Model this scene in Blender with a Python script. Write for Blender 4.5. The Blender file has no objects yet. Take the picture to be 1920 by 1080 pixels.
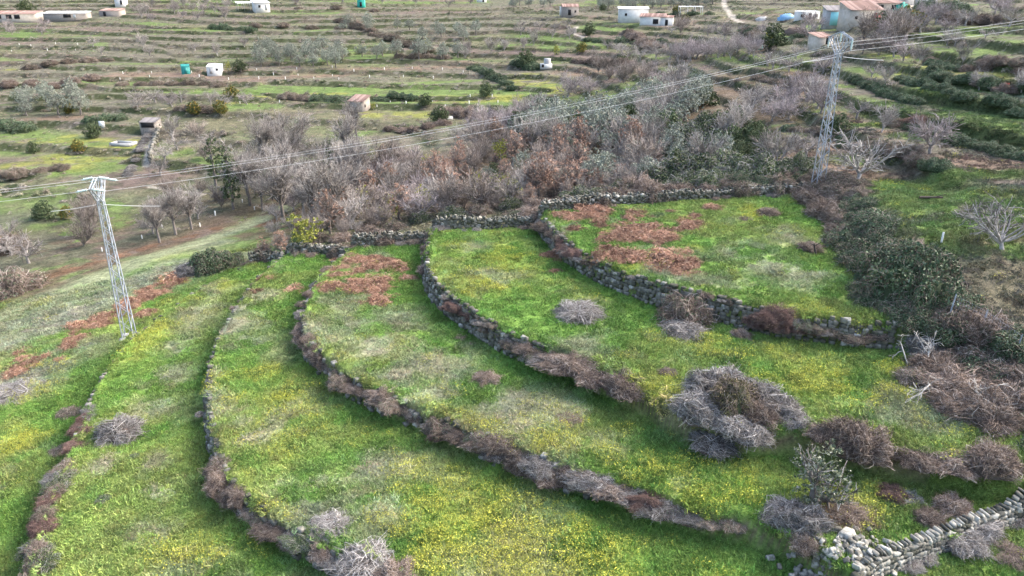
import bpy, math, random
import numpy as np
R = math.radians
rng = np.random.default_rng(7)
random.seed(7)

# ------------------------------------------------------------------ camera, sky, sun, exposure
scene = bpy.context.scene
F_PX, PITCH, CAM_Z = 1400.0, 22.0, 28.0
cam_d = bpy.data.cameras.new('camera')
cam = bpy.data.objects.new('camera', cam_d)
scene.collection.objects.link(cam)
cam.location = (0, 0, CAM_Z)
cam.rotation_euler = (R(90 - PITCH), 0, 0)
cam_d.sensor_width = 36.0
cam_d.lens = 36.0 * F_PX / 1920.0
cam_d.clip_start, cam_d.clip_end = 0.5, 8000
scene.camera = cam
SUN_EL, SUN_AZ = 42.0, 72.0            # azimuth clockwise from +Y (view direction): light from the right
world = bpy.data.worlds.new('World'); scene.world = world; world.use_nodes = True
wn = world.node_tree.nodes; wl = world.node_tree.links
bg = wn['Background']
sky = wn.new('ShaderNodeTexSky'); sky.sky_type = 'NISHITA'; sky.sun_disc = False
sky.sun_elevation = R(SUN_EL); sky.sun_rotation = R(SUN_AZ)
sky.air_density = 1.0; sky.dust_density = 4.5; sky.ozone_density = 1.0
wl.new(sky.outputs[0], bg.inputs[0]); bg.inputs[1].default_value = 0.15
sun_d = bpy.data.lights.new('sun', 'SUN'); sun_d.energy = 0.95; sun_d.angle = R(28); sun_d.color = (1.0, 0.97, 0.93)
sun = bpy.data.objects.new('sun', sun_d); scene.collection.objects.link(sun)
sdir = np.array([math.sin(R(SUN_AZ)) * math.cos(R(SUN_EL)), math.cos(R(SUN_AZ)) * math.cos(R(SUN_EL)), math.sin(R(SUN_EL))])
from mathutils import Vector
sun.rotation_euler = Vector(sdir).to_track_quat('Z', 'Y').to_euler()
vs = scene.view_settings
vs.view_transform = 'Standard'; vs.look = 'None'; vs.gamma = 1.0; vs.use_curve_mapping = False
vs.exposure = 2.1
scene.render.engine = 'CYCLES'
scene.cycles.use_adaptive_sampling = True; scene.cycles.adaptive_threshold = 0.03
scene.cycles.max_bounces = 3; scene.cycles.diffuse_bounces = 2; scene.cycles.glossy_bounces = 2
scene.cycles.transmission_bounces = 2; scene.cycles.transparent_max_bounces = 6; scene.cycles.volume_bounces = 0
scene.cycles.use_denoising = True
COL = scene.collection

# ------------------------------------------------------------------ maths helpers
def ss(x):
    x = np.clip(x, 0, 1); return x * x * (3 - 2 * x)

def hash2(ix, iy, seed):
    h = (ix.astype(np.int64) * 374761393 + iy.astype(np.int64) * 668265263 + seed * 974634777) & 0xFFFFFFFF
    h = ((h ^ (h >> 13)) * 1274126177) & 0xFFFFFFFF
    h = h ^ (h >> 16)
    return (h & 0xFFFFFF).astype(np.float64) / 0xFFFFFF

def vnoise(x, y, seed=0):
    ix = np.floor(x); iy = np.floor(y); fx = ss(x - ix); fy = ss(y - iy)
    a = hash2(ix, iy, seed); b = hash2(ix + 1, iy, seed); c = hash2(ix, iy + 1, seed); d = hash2(ix + 1, iy + 1, seed)
    return (a * (1 - fx) + b * fx) * (1 - fy) + (c * (1 - fx) + d * fx) * fy

def fbm(x, y, scale, seed=0, oct=4, gain=0.5):
    x = np.asarray(x, float) / scale; y = np.asarray(y, float) / scale
    t = 0; a = 1.0; n = 0
    for o in range(oct):
        t = t + a * vnoise(x * 0.8 - y * 0.6 + o * 17.3, x * 0.6 + y * 0.8 - o * 9.1, seed + o * 13); n += a; a *= gain
        x = x * 2.03; y = y * 2.03
    return t / n

def voronoi_id(x, y, sx, sy, seed):
    """nearest jittered cell: random value per parcel"""
    x = np.asarray(x) / sx; y = np.asarray(y) / sy
    ix = np.floor(x); iy = np.floor(y)
    best = np.full(x.shape, 1e9); val = np.zeros(x.shape)
    for dx in (-1, 0, 1):
        for dy in (-1, 0, 1):
            cx = ix + dx; cy = iy + dy
            px = cx + hash2(cx, cy, seed); py = cy + hash2(cx, cy, seed + 5)
            d = (px - x) ** 2 + (py - y) ** 2
            m = d < best
            best = np.where(m, d, best); val = np.where(m, hash2(cx, cy, seed + 9), val)
    return val

COS_P, SIN_P = math.cos(R(PITCH)), math.sin(R(PITCH))
def ray(px, py):
    u = (np.asarray(px, float) - 960) / F_PX; v = (540 - np.asarray(py, float)) / F_PX
    return np.stack([u, COS_P + SIN_P * v, -SIN_P + COS_P * v], -1)
def at_z(px, py, z):
    d = ray(px, py); t = (z - CAM_Z) / d[..., 2]
    return np.stack([d[..., 0] * t, d[..., 1] * t, np.broadcast_to(z, t.shape) * 1.0], -1)
def to_px(p):
    p = np.asarray(p, float); q = p - np.array([0, 0, CAM_Z])
    f = q[..., 1] * COS_P - q[..., 2] * SIN_P; up = q[..., 1] * SIN_P + q[..., 2] * COS_P
    return np.stack([960 + F_PX * q[..., 0] / f, 540 - F_PX * up / f], -1)

class TPS:
    def __init__(s, P, z, lam=0.02):
        P = np.asarray(P, float); s.c = P.mean(0); s.k = 80.0; P = (P - s.c) / s.k; s.P = P
        n = len(P); d2 = ((P[:, None] - P[None]) ** 2).sum(-1)
        K = 0.5 * d2 * np.log(d2 + 1e-12) + lam * np.eye(n)
        Q = np.c_[np.ones(n), P]
        A = np.block([[K, Q], [Q.T, np.zeros((3, 3))]])
        s.w = np.linalg.solve(A, np.r_[np.asarray(z, float), 0, 0, 0])
    def __call__(s, x, y):
        shp = np.shape(x); X = (np.stack([np.ravel(x), np.ravel(y)], -1) - s.c) / s.k
        out = np.empty(len(X)); n = len(s.P)
        for i in range(0, len(X), 60000):
            c = X[i:i + 60000]
            d2 = (c[:, None, 0] - s.P[None, :, 0]) ** 2 + (c[:, None, 1] - s.P[None, :, 1]) ** 2
            out[i:i + 60000] = (0.5 * d2 * np.log(d2 + 1e-12)) @ s.w[:n] + s.w[n] + c @ s.w[n + 1:]
        return out.reshape(shp)

def seg_dist(x, y, poly):
    """distance to a polyline and the arc parameter 0..1 of the nearest point"""
    best = np.full(np.shape(x), 1e9); par = np.zeros(np.shape(x))
    P = np.asarray(poly, float)[:, :2]
    L = np.r_[0, np.cumsum(np.hypot(*np.diff(P, axis=0).T))]
    for i in range(len(P) - 1):
        a, b = P[i], P[i + 1]; ab = b - a; l2 = ab @ ab + 1e-9
        t = np.clip(((x - a[0]) * ab[0] + (y - a[1]) * ab[1]) / l2, 0, 1)
        d = np.hypot(x - a[0] - t * ab[0], y - a[1] - t * ab[1])
        m = d < best; best = np.where(m, d, best)
        par = np.where(m, (L[i] + t * (L[i + 1] - L[i])) / L[-1], par)
    return best, par
def inside(x, y, poly):
    P = np.asarray(poly, float)[:, :2]; r = np.zeros(np.shape(x), bool); j = len(P) - 1
    for i in range(len(P)):
        c = ((P[i, 1] > y) != (P[j, 1] > y)) & (x < (P[j, 0] - P[i, 0]) * (y - P[i, 1]) / (P[j, 1] - P[i, 1] + 1e-12) + P[i, 0])
        r ^= c; j = i
    return r
def resample(P, step):
    P = np.asarray(P, float); L = np.r_[0, np.cumsum(np.linalg.norm(np.diff(P, axis=0), axis=1))]
    n = max(2, int(round(L[-1] / step)) + 1); s = np.linspace(0, L[-1], n)
    return np.stack([np.interp(s, L, P[:, k]) for k in range(P.shape[1])], -1)
def smooth_line(P, it=2):
    P = np.asarray(P, float)
    for _ in range(it):
        Q = [P[0]]
        for a, b in zip(P[:-1], P[1:]): Q += [a * .75 + b * .25, a * .25 + b * .75]
        Q.append(P[-1]); P = np.array(Q)
    return P

# ------------------------------------------------------------------ the lie of the land
# heights of the terrace floors above the lowest one
LEVEL = [0.0, 1.3, 2.7, 4.2, 5.8, 7.4]
IN = [(243,628,.1,0),(0,1080,-1.5,0),(0,800,-1.0,0),(0,600,-2.2,0),(300,490,-.8,0),(300,800,1.0,1),(500,560,1.5,1),(200,1080,.6,1),
      (500,800,2.7,2),(600,476,3.0,2),(960,1080,3.0,2),(700,600,4.4,3),(1000,760,4.4,3),(1300,900,4.7,3),(900,500,6.1,4),(1300,680,6.3,4),
      (1600,760,6.7,4),(1700,920,5.1,3),(1200,440,8.1,5),(1450,420,8.6,5),(1550,560,8.5,5),(1880,700,7.3,4),(1400,1040,3.1,2)]
Pin = np.array([at_z(a, b, z) for a, b, z, k in IN]); Zin = np.array([z - LEVEL[k] for a, b, z, k in IN])
B_in = TPS(Pin[:, :2], Zin, 0.05)
def at_level(pts, k):
    """points seen at these pixels on terrace floor k"""
    pts = np.asarray(pts, float); z = np.full(len(pts), LEVEL[k])
    for _ in range(12):
        P = at_z(pts[:, 0], pts[:, 1], z); z = 0.5 * z + 0.5 * (B_in(P[:, 0], P[:, 1]) + LEVEL[k])
    return at_z(pts[:, 0], pts[:, 1], z)

W_PX = {1: [(520,476),(480,490),(390,530),(320,580),(250,632),(200,695),(165,760),(140,840),(105,905),(72,985),(55,1080),(50,1180)],
        2: [(545,470),(490,512),(445,575),(410,635),(395,690),(395,760),(412,850),(450,920),(520,965),(600,1010),(680,1050),(780,1100),(900,1160)],
        3: [(665,462),(622,495),(585,540),(568,590),(580,635),(620,675),(660,702),(720,735),(800,765),(880,800),(990,840),(1110,880),(1240,925),(1330,950),(1450,975),(1540,1020),(1600,1080),(1660,1160)],
        4: [(818,422),(804,450),(802,490),(815,525),(850,555),(895,585),(950,618),(1030,650),(1110,675),(1180,715),(1240,750),(1320,790),(1430,800),(1540,800),(1640,828),(1740,846),(1850,862),(1960,840)],
        5: [(1010,388),(1035,425),(1070,455),(1110,482),(1170,508),(1250,535),(1330,552),(1420,575),(1520,592),(1600,600),(1690,606),(1800,615)]}
WALL = {k: smooth_line(at_level(v, k), 2) for k, v in W_PX.items()}
NORTH = np.vstack([at_level([(470,494),(510,488)], 1), at_level([(548,478),(625,474)], 2), at_level([(655,467),(790,450)], 3),
                   at_level([(822,432),(1000,425)], 4), at_level([(1025,398),(1150,383),(1280,376),(1400,368),(1512,362)], 5)])
NORTH = resample(smooth_line(NORTH, 2), 1.0)
BANK = smooth_line(at_level([(1512,362),(1560,400),(1600,450),(1625,500),(1650,545),(1690,590),(1740,625),(1800,650),(1850,680),(1900,720),(1960,780),(2050,900)], 5) * np.array([1, 1, 1]), 2)
# the lowest part of the bank stands over terrace 4
low = at_level([(1740,640),(1800,670),(1850,700),(1900,740),(1960,800),(2050,900)], 4)
BANK = smooth_line(np.vstack([at_level([(1512,362),(1560,400),(1600,450),(1625,500),(1650,545),(1690,595)], 5), low]), 2)

def ext(P, d0=None, d1=None):
    P = P[:, :2]; a = P[0] + (P[0] - P[1]) / np.linalg.norm(P[0] - P[1]) * 12; b = P[-1] + (P[-1] - P[-2]) / np.linalg.norm(P[-1] - P[-2]) * 60
    return np.vstack([a, P, b])
REG = {}
for k, P in WALL.items():
    E = ext(P); REG[k] = np.vstack([E, [[300, E[-1][1] - (0 if k < 4 else 0)], [300, 160], [E[0][0], 160]]])
# side wall at the lower right: its far side is higher
W7_PX = [(1990,915),(1920,938),(1850,965),(1780,992),(1700,1020),(1640,1045),(1600,1075)]
W7 = smooth_line(at_level(W7_PX, 3), 2)
E7 = ext(W7); REG7 = np.vstack([E7, [[E7[-1][0], -40], [200, -40], [200, E7[0][1]]]])

OUT = [(243,628,.1),(0,800,-1.0),(0,600,-2.2),(300,490,-.8),(0,560,-3.0),(0,450,-4.5),(200,430,-4.2),(400,392,-3.2),(100,300,-2.5),(270,300,-2.0),
       (100,220,0),(430,170,3.5),(400,130,6),(100,150,5),(100,30,16.3),(475,20,18.5),(960,-5,22.3),(960,100,9),(700,180,3.2),(960,200,2.6),
       (1230,130,10),(1150,20,19.3),(1600,42,20.2),(1900,50,22),(1900,130,18.3),(1900,230,14.4),(1750,280,12.7),(1600,250,12.2),(1600,150,14.6),
       (1400,110,14.3),(1450,250,10.8),(1300,230,8.2),(1880,470,11.8),(1900,330,12.8),(1530,355,10.2),(700,100,8.6),(1100,60,14.2),(1350,20,19.0)]
Po = [at_z(a, b, z) for a, b, z in OUT]
for p in NORTH[3::9]:
    Po.append([p[0], p[1] + 2.5, p[2] + 0.2 + (0.8 if p[0] > 20 else 0)])
for p in [(-14,92,1.2),(10,95,3.5),(-35,98,-2.6),(30,95,8.2),(0,120,3.2),(-40,130,-1.5),(25,125,6.5),
          (0,600,62),(-350,480,45),(350,480,52),(0,1600,300),(-900,1200,220),(900,1200,260),(0,-60,1),(-120,-60,-6),(120,-60,10),
          (90,15,13),(160,60,24),(-110,30,-7),(-130,85,-7),(-230,160,0)]:
    Po.append(p)
for p in BANK[2::6]:
    Po.append([p[0] + 4, p[1] + 2.5, p[2] + 2.3])
Po = np.array(Po)
B_out = TPS(Po[:, :2], Po[:, 2], 0.01)
LEFTB = at_level([(470,494),(330,505),(100,600),(-100,760),(-250,1100)], 0)
MASK = np.vstack([NORTH[:, :2], BANK[:, :2], [[120, -40], [-80, -40]], LEFTB[::-1, :2]])

def terraced(z, x, y):
    """dry-stone terracing of the slopes outside the near fields; returns height, riser mask, tread id"""
    ph = voronoi_id(x + 14 * (fbm(x, y, 40, 31, 2) - .5), y, 75, 60, 3)
    h = np.where(x > 20 + 0 * y, np.where(y < 150, 1.75, 1.5), 1.55)
    q = z / h + ph * 0.9 + 1.5 * (fbm(x, y, 85, 11, 3) - .5)
    fl = np.floor(q); f = q - fl
    rise = 0.80
    pr = np.where(f < rise, 0.22 * f / rise, 0.22 + 0.78 * ss((f - rise) / (1 - rise)))
    zt = z + h * (pr - f) * 0.95
    riser = ss((f - rise + .02) / .06) * ss((1.03 - f) / .05)
    return zt, riser, fl + np.floor(ph * 50) * 100

def fields(x, y):
    """height and masks of the land on grid rows: the near rows hold the walled fields"""
    z = np.empty(x.shape); M = {k: np.zeros(x.shape) for k in ('m', 'foot', 'face', 'riser', 'tread', 'gully')}
    nr = (y[:, 0] > -30) & (y[:, 0] < 96)
    i0, i1 = np.where(nr)[0][[0, -1]]
    z[i0:i1 + 1], D = fields_near(x[i0:i1 + 1], y[i0:i1 + 1])
    for k in M: M[k][i0:i1 + 1] = D[k]
    for a, b in ((0, i0), (i1 + 1, len(x))):
        z[a:b], D = fields_far(x[a:b], y[a:b])
        for k in D: M[k][a:b] = D[k]
    return z, M
GUL = np.array([[-75, 78], [-45, 95], [-20, 112], [0, 105], [15, 100], [25, 110], [32, 135]])
def fields_far(x, y):
    zo = B_out(x, y)
    zt, riser, tread = terraced(zo, x, y)
    gully, _ = seg_dist(x, y, GUL)
    # terracing is off in the wooded gully and fades in beyond it
    tm = ss((gully - 20) / 12) * ss((y - 62) / 6)
    tm = np.where(x > 32, np.maximum(tm, ss((y - 60) / 5) * ss((x - 32) / 6)), tm)
    tm = tm * ss((420 - y) / 40) * (1 - ss((-x - 20) / 20) * ss((125 - y) / 15))
    z = zo * (1 - tm) + zt * tm + (fbm(x, y, 2.5, 21, 2) - .5) * .25
    return z, dict(riser=riser * tm, tread=tread, gully=gully)
def fields_near(x, y):
    sdN, _ = seg_dist(x, y, NORTH); sdB, _ = seg_dist(x, y, BANK); sdL, _ = seg_dist(x, y, LEFTB)
    ins = inside(x, y, MASK); sg = np.where(ins, 1, -1)
    # outside distance to each border decides how fast the near fields give way to the rest of the land
    m = np.where(ins, 1.0, 0.0)
    wN = ss(1 - sdN / 1.6); wB = ss(1 - sdB / 3.2); wL = ss(1 - sdL / 14.0)
    m = np.where(ins, 1.0, np.maximum(np.maximum(wN, wB), wL))
    zin = B_in(x, y); C = np.zeros(np.shape(x)); foot = np.zeros(np.shape(x)); face = np.zeros(np.shape(x))
    for k in (1, 2, 3, 4, 5):
        d, t = seg_dist(x, y, ext(WALL[k])); s = np.where(inside(x, y, REG[k]), d, -d)
        w = 0.45
        if k == 4: w = 0.45 + 2.4 * ss((t - .45) / .15) 
        if k == 3: w = 0.45 + 1.2 * ss((t - .74) / .08)
        dh = LEVEL[k] - LEVEL[k - 1]
        stp = ss((s + w) / w)
        C += dh * stp
        face = np.maximum(face, stp * (1 - stp) * 4 * (w < 1))
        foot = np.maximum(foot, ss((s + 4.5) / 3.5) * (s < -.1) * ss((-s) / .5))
    d, t = seg_dist(x, y, E7); s = np.where(inside(x, y, REG7), d, -d)
    C -= .75 * ss((s + .1) / .5)
    zi = zin + C
    zo, D = fields_far(x, y)
    z = zo * (1 - m) + zi * m
    bump = (fbm(x, y, 2.5, 21, 3) - .5) * .26 * m + (fbm(x, y, .8, 22, 2) - .5) * .20
    z = z + bump * np.clip(1 - face, 0, 1)
    return z, dict(m=m, foot=foot, face=face, riser=D['riser'] * (1 - m), tread=D['tread'], gully=D['gully'])
# ------------------------------------------------------------------ ground grid (one sheet out to the hills)
NX = 560
ys = np.concatenate([np.arange(10, 95, .22), np.arange(95, 150, .32), np.arange(150, 400, .5), 400 + 3 * (1.09 ** np.arange(1, 80) - 1) / .09])
ys = ys[ys < 2600]
ys = np.concatenate([-np.array([220, 120, 60, 25, 5.]) + 2, ys])
sx = np.linspace(-1, 1, NX)
tail = 1 + np.cumsum(.02 * 1.32 ** np.arange(16)); sx = np.concatenate([-tail[::-1], sx, tail])
def half_w(y): return 20 + 0.80 * np.clip(y, 0, None) 
GX = sx[None, :] * half_w(ys)[:, None]; GY = np.repeat(ys[:, None], len(sx), 1)
GZ, GM = fields(GX, GY)
def grid_sample(A, x, y):
    x = np.asarray(x, float); y = np.asarray(y, float)
    j = np.clip(np.searchsorted(ys, y) - 1, 0, len(ys) - 2); fy = np.clip((y - ys[j]) / (ys[j + 1] - ys[j]), 0, 1)
    s = x / half_w(y); i = np.clip(np.searchsorted(sx, s) - 1, 0, len(sx) - 2); fx = np.clip((s - sx[i]) / (sx[i + 1] - sx[i]), 0, 1)
    if A.ndim == 3: fx = fx[..., None]; fy = fy[..., None]
    return (A[j, i] * (1 - fx) + A[j, i + 1] * fx) * (1 - fy) + (A[j + 1, i] * (1 - fx) + A[j + 1, i + 1] * fx) * fy
def hgt(x, y): return grid_sample(GZ, x, y)
_T = np.concatenate([np.arange(14, 100, .25), np.arange(100, 200, .5), np.arange(200, 520, 1.0)])
def ground(px, py):
    """the place on the ground that is seen at a pixel"""
    px = np.atleast_1d(np.asarray(px, float)); py = np.atleast_1d(np.asarray(py, float)); d = ray(px, py); d = d / d[:, 1:2]
    X = d[:, :1] * _T[None]; Z = CAM_Z + d[:, 2:] * _T[None]; Y = np.broadcast_to(_T[None], X.shape)
    below = Z < hgt(X, Y); idx = np.where(below.any(1), below.argmax(1), len(_T) - 1)
    t0 = _T[np.maximum(idx - 1, 0)]; t1 = _T[idx]
    for _ in range(8):
        tm_ = .5 * (t0 + t1); b = CAM_Z + d[:, 2] * tm_ < hgt(d[:, 0] * tm_, tm_); t1 = np.where(b, tm_, t1); t0 = np.where(b, t0, tm_)
    return np.stack([d[:, 0] * t1, t1, hgt(d[:, 0] * t1, t1)], -1)
def G1(px, py): return ground([px], [py])[0]

# ------------------------------------------------------------------ what grows where
def blobs(x, y, lst):
    """lst of (px, py, radius in metres) or (px, py, px2, py2, radius): soft patches on the ground"""
    m = np.zeros(np.shape(x))
    for b in lst:
        p = ground(b[0:1] if len(b) == 3 else (b[0], b[2]), b[1:2] if len(b) == 3 else (b[1], b[3])); r = b[-1]
        j0, j1 = np.searchsorted(ys, [p[:, 1].min() - 1.3 * r, p[:, 1].max() + 1.3 * r])
        if j1 <= j0: continue
        xx = x[j0:j1]; yy = y[j0:j1]
        d = np.hypot(xx - p[0, 0], yy - p[0, 1]) if len(p) == 1 else seg_dist(xx, yy, p)[0]
        m[j0:j1] = np.maximum(m[j0:j1], ss(1.25 - d / r))
    return m
near = slice(0, len(ys))
n1 = fbm(GX, GY, 9, 41, 4); n2 = fbm(GX, GY, 2.2, 42, 4); n3 = fbm(GX, GY, 26, 43, 3); n4 = fbm(GX, GY, .8, 44, 2); n5 = fbm(GX, GY, 4.5, 45, 4)
def mixc(A, c, m): return A * (1 - m[..., None]) + np.asarray(c)[None, None] * m[..., None]
def thr(n, a, b): return ss((n - a) / (b - a))
FRESH = (.13, .23, .05); OLIVE = (.215, .27, .078); DRY = (.31, .295, .22); YEL = (.47, .44, .045); RUST = (.22, .11, .065); EARTH = (.25, .175, .125)
SHADE_GREEN = (.085, .165, .035); GREYG = (.155, .17, .11); BEIGE = (.165, .152, .12); PINK = (.18, .14, .122)
YELLOW_B = [(880,900,5),(1000,950,7),(1150,1000,6),(1330,860,4),(1390,900,4),(1450,640,4),(1600,700,5),(1540,660,4),(440,1030,2),(350,1045,2),(520,1000,1.6),
            (1290,830,3),(860,1010,5),(1690,720,4),(1250,1040,5),(1000,1050,6),(250,650,3),(300,620,2),(60,740,3),(40,830,3),(1150,560,3),(960,480,4),(920,540,4),
            (600,760,3),(560,740,2.5),(1480,720,3),(1380,650,3),(740,820,2.5),(1420,400,3),(450,720,3),(520,850,2.5),(1600,930,2),(1650,910,1.5),(1220,760,3),(430,540,2),
            (100,690,2.5),(1350,760,2),(480,700,2),(1300,620,2)]
DRY_B = [(300,860,300,1000,1.0),(720,880,2),(690,970,2.5),(620,1040,3),(850,700,3),(760,690,2),(930,770,3),(820,740,2),(1400,470,3),(1480,450,2),(400,1080,2),(250,990,1.5),
         (470,830,1.2),(540,660,2),(290,760,2),(200,870,1.2),(340,700,2),(700,650,2.5),(1500,520,3),(1050,770,2),(1660,540,2),(470,640,1.6),(560,920,2),(880,660,2),(430,610,1.5),(1450,500,3)]
RUST_B = [(690,490,3.5),(640,480,2.2),(730,550,2.0),(690,570,1.4),(1180,440,3.2),(1250,490,3.0),(1110,400,3),(1160,480,2.4),(1040,478,1.4),(1050,510,.8),(1290,400,2.2),(1200,410,2.2),
          (530,545,1.5),(490,525,1.4),(480,545,1.0),(120,640,2.6),(110,665,2.0),(300,540,250,570,1.7),(200,600,150,620,2.0),(330,525,1.4),(40,690,1.6),(640,510,1.6),(1230,450,2.6),
          (270,590,1.2),(230,585,1.2),(760,520,1.0),(620,540,1.2),(1330,390,1.0),(1090,430,1.6),(1280,500,2.0),(1140,420,2.0),(1210,475,2.4),(660,500,2.2),(700,530,2.0),(750,500,1.6),(670,540,1.4),(1070,405,2.0),(1230,430,2.2),(1300,420,1.4),(600,500,1.2),(85,655,2.4),(160,610,2.0),(240,575,1.8)]
yel = blobs(GX, GY, YELLOW_B); dry = blobs(GX, GY, DRY_B); rus = blobs(GX, GY, RUST_B)
ins = (GM['m'] > .5)
A = np.zeros(GX.shape + (3,)) + np.array(FRESH)
A = mixc(A, OLIVE, thr(n1 * .6 + n2 * .4, .42, .60) * .85)
A = mixc(A, SHADE_GREEN, GM['foot'] * thr(n5, .28, .50) * .5)  # fresh grass below the walls, the walls' shade painted in as darker green
A = mixc(A, GREYG, thr(n5 * .6 + n4 * .4, .52, .66) * .6 * (1 - GM['foot']))
drym = np.clip(dry * thr(n2 * .5 + n4 * .5, .38, .55) + .55 * thr(n5, .60, .72), 0, 1) * (1 - .7 * GM['foot'])
A = mixc(A, DRY, drym * .75)
yelm = np.clip(yel * .52 + .17, 0, 1) * thr(n2 * .5 + n5 * .2 + n4 * .3 + .10 * yel, .44, .68) * (1 - .8 * GM['foot'])
A = mixc(A, (.27, .29, .06), yelm * .6)
rusm = .85 * np.clip(rus * thr(n2 * .5 + n4 * .5 + .07 * rus, .42, .66), 0, 1)
A = mixc(A, RUST, rusm * .45)
# the slopes outside: parcels and treads each with their own cover
def tread_rand(k): return hash2(np.floor(GM['tread']), np.floor(GM['tread'] / 7) * 0, k)
t1 = tread_rand(3); t2 = voronoi_id(GX, GY, 55, 26, 17)
cov = np.clip(.5 * t1 + .5 * t2 + .5 * (n3 - .5), 0, 1)
O = np.zeros_like(A) + np.array(BEIGE)
O = mixc(O, PINK, thr(n3 * .5 + t2 * .5, .44, .62))
O = mixc(O, GREYG, thr(n1 * .5 + n2 * .5, .48, .60) * .8)
O = mixc(O, (.145, .17, .075), thr(cov, .58, .70) * .5)
O = mixc(O, FRESH, thr(cov * .7 + n1 * .3, .68, .78) * .6)
O = mixc(O, (.085, .08, .055), thr(n2 * .6 + n4 * .4, .52, .66) * .7)
GREEN_B = [(0,280,260,275,7),(20,330,200,320,4),(1700,100,1920,95,8),(1620,130,1690,140,4),(1850,160,5),(1700,165,1790,200,2.5),(1720,370,1800,400,6),(1780,400,6),(1650,350,1900,330,2.5),(1340,105,1500,120,5),(1190,105,1240,108,5),
           (1100,185,3),(1130,170,3),(260,172,480,172,3.0),(640,168,920,148,3.0),(190,80,185,95,3),(1450,240,3),(1690,70,1900,60,6),(30,250,250,300,8),(60,320,5),(330,290,370,280,3),
           (340,490,480,400,3),(100,360,5),(1600,300,3),(1780,215,1900,225,3),(1760,330,3),(1560,190,1480,240,3),(430,112,560,100,2.5),(560,60,640,50,3),(1560,15,1640,15,5),(150,120,400,115,2.2)]
YGREEN_B = [(20,310,230,295,3),(60,265,250,262,3),(150,312,3),(1700,140,1920,140,5),(100,295,240,275,4),(130,255,3),(440,192,640,175,2.5),(980,150,1060,165,7),(800,190,960,185,5),(680,215,860,215,5),(100,118,2.5),(20,130,2.5),(1640,105,1700,105,3)]
EARTH_B = [(230,140,450,135,7),(450,150,700,130,6),(690,130,870,120,5),(1060,135,1200,130,6),(1450,290,1560,320,4),(1620,330,1500,300,3),(1750,300,1900,310,3),(1860,440,1920,480,3),(1680,380,2.5),
           (1560,225,1700,250,3),(1600,215,4),(60,225,160,220,4),(1580,280,4),(1500,135,1540,170,4)]
MEADOW_B = [(0,640,300,520,6),(200,560,400,460,5),(60,720,3)]
O = mixc(O, (.20, .145, .11), blobs(GX, GY, EARTH_B) * thr(n2, .30, .5) * .9)
O = mixc(O, (.14, .205, .06), blobs(GX, GY, GREEN_B + [(1600,190,1690,205,3),(1620,235,1700,228,2.5),(1850,250,1920,262,3),(1820,230,1900,240,3),(1640,205,1720,215,2.5),(1780,190,1850,200,2.5),(1700,255,1780,262,2.5),(1500,250,3),(1560,160,1600,165,2.5)]) * thr(n5 * .6 + n4 * .4, .32, .5) * .85)
O = mixc(O, (.24, .25, .07), blobs(GX, GY, YGREEN_B) * thr(n2, .32, .5) * .85)
wood = ss((24 - GM['gully']) / 10) * ss((GY - 70) / 4)
O = mixc(O, (.14, .105, .075), wood * thr(n2, .25, .5) * .85)
O = mixc(O, (.105, .095, .07), GM['riser'] * thr(n4 * .5 + n2 * .5, .25, .5) * .75)
O = mixc(O, (.06, .075, .035), GM['riser'] * thr(n5, .48, .56) * .9)
O = mixc(O, (.30, .28, .24), GM['riser'] * thr(n4, .64, .8) * .5)
O = mixc(O, (.065, .09, .035), ss((GX - 38) / 6) * ss((120 - GY) / 20) * GM['riser'] * .8)
rus2 = .6 * blobs(GX, GY, [(60,530,400,430,1.6),(130,500,180,480,2.0),(540,405,460,430,1.2),(0,560,2),(20,705,1.5)]) * thr(n2, .4, .5)
O = mixc(O, (.13, .135, .092), blobs(GX, GY, [(0,500,260,440,9),(100,450,330,400,9),(0,420,200,380,7),(250,420,400,385,7)]) * thr(n2 * .5 + n5 * .5, .36, .52) * .9)
O = mixc(O, (.21, .225, .165), blobs(GX, GY, MEADOW_B) * thr(n5, .2, .45) * .9)
O = mixc(O, (.33, .29, .20), blobs(GX, GY, [(250,520,400,445,1.2),(400,445,500,405,1.0),(0,590,250,520,1.0)]) * .7)
O = mixc(O, RUST, rus2 * .85)
O = O * .82
A = mixc(O, (0, 0, 0), GM['m']) + A * GM['m'][..., None]
A = mixc(A, (.235, .26, .155), blobs(GX, GY, [(0,600,330,468,3.2),(330,468,530,390,2.6)]) * thr(n5, .2, .4) * .9)
A = mixc(A, (.215, .225, .17), blobs(GX, GY, [(0,640,300,520,6),(150,590,330,500,4),(0,730,140,660,3.5),(60,720,3)]) * (1 - rusm) * thr(n2 * .5 + n5 * .5, .28, .46) * .85)
A = mixc(A, (.16, .125, .09), np.clip(GM['face'], 0, 1) * .9)
A = mixc(A, (.14, .2, .06), blobs(GX, GY, [(1800,390,7),(1730,380,5),(1880,400,5),(1850,420,1920,400,4),(1650,350,1760,345,3)]) * thr(n5, .3, .42) * .8 * (1 - GM['m']))
A = mixc(A, (.17, .15, .10), blobs(GX, GY, [(1860,520,1920,560,4),(1900,490,3)]) * thr(n2, .3, .5) * .8 * (1 - GM['m']))
A = mixc(A, EARTH, blobs(GX, GY, [(1570,965,1.3),(1590,985,1.0),(1550,955,1.0),(1640,985,.5)]) * .95)
TRACK_B = [(1358,0,1372,30,1.5),(1372,30,1390,42,1.4),(1075,62,1082,50,1.1),(1075,62,1098,76,1.1),(290,240,278,310,1.3),(280,350,380,365,.8),(1700,10,1690,22,4.5),(1730,0,1700,14,4.5)]
trk = blobs(GX, GY, TRACK_B)
A = mixc(A, (.34, .31, .27), thr(trk, .5, .7) * .9)
lum = (0.86 + .28 * n4)[..., None]
A = np.clip(A * lum, 0, 1)
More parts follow.
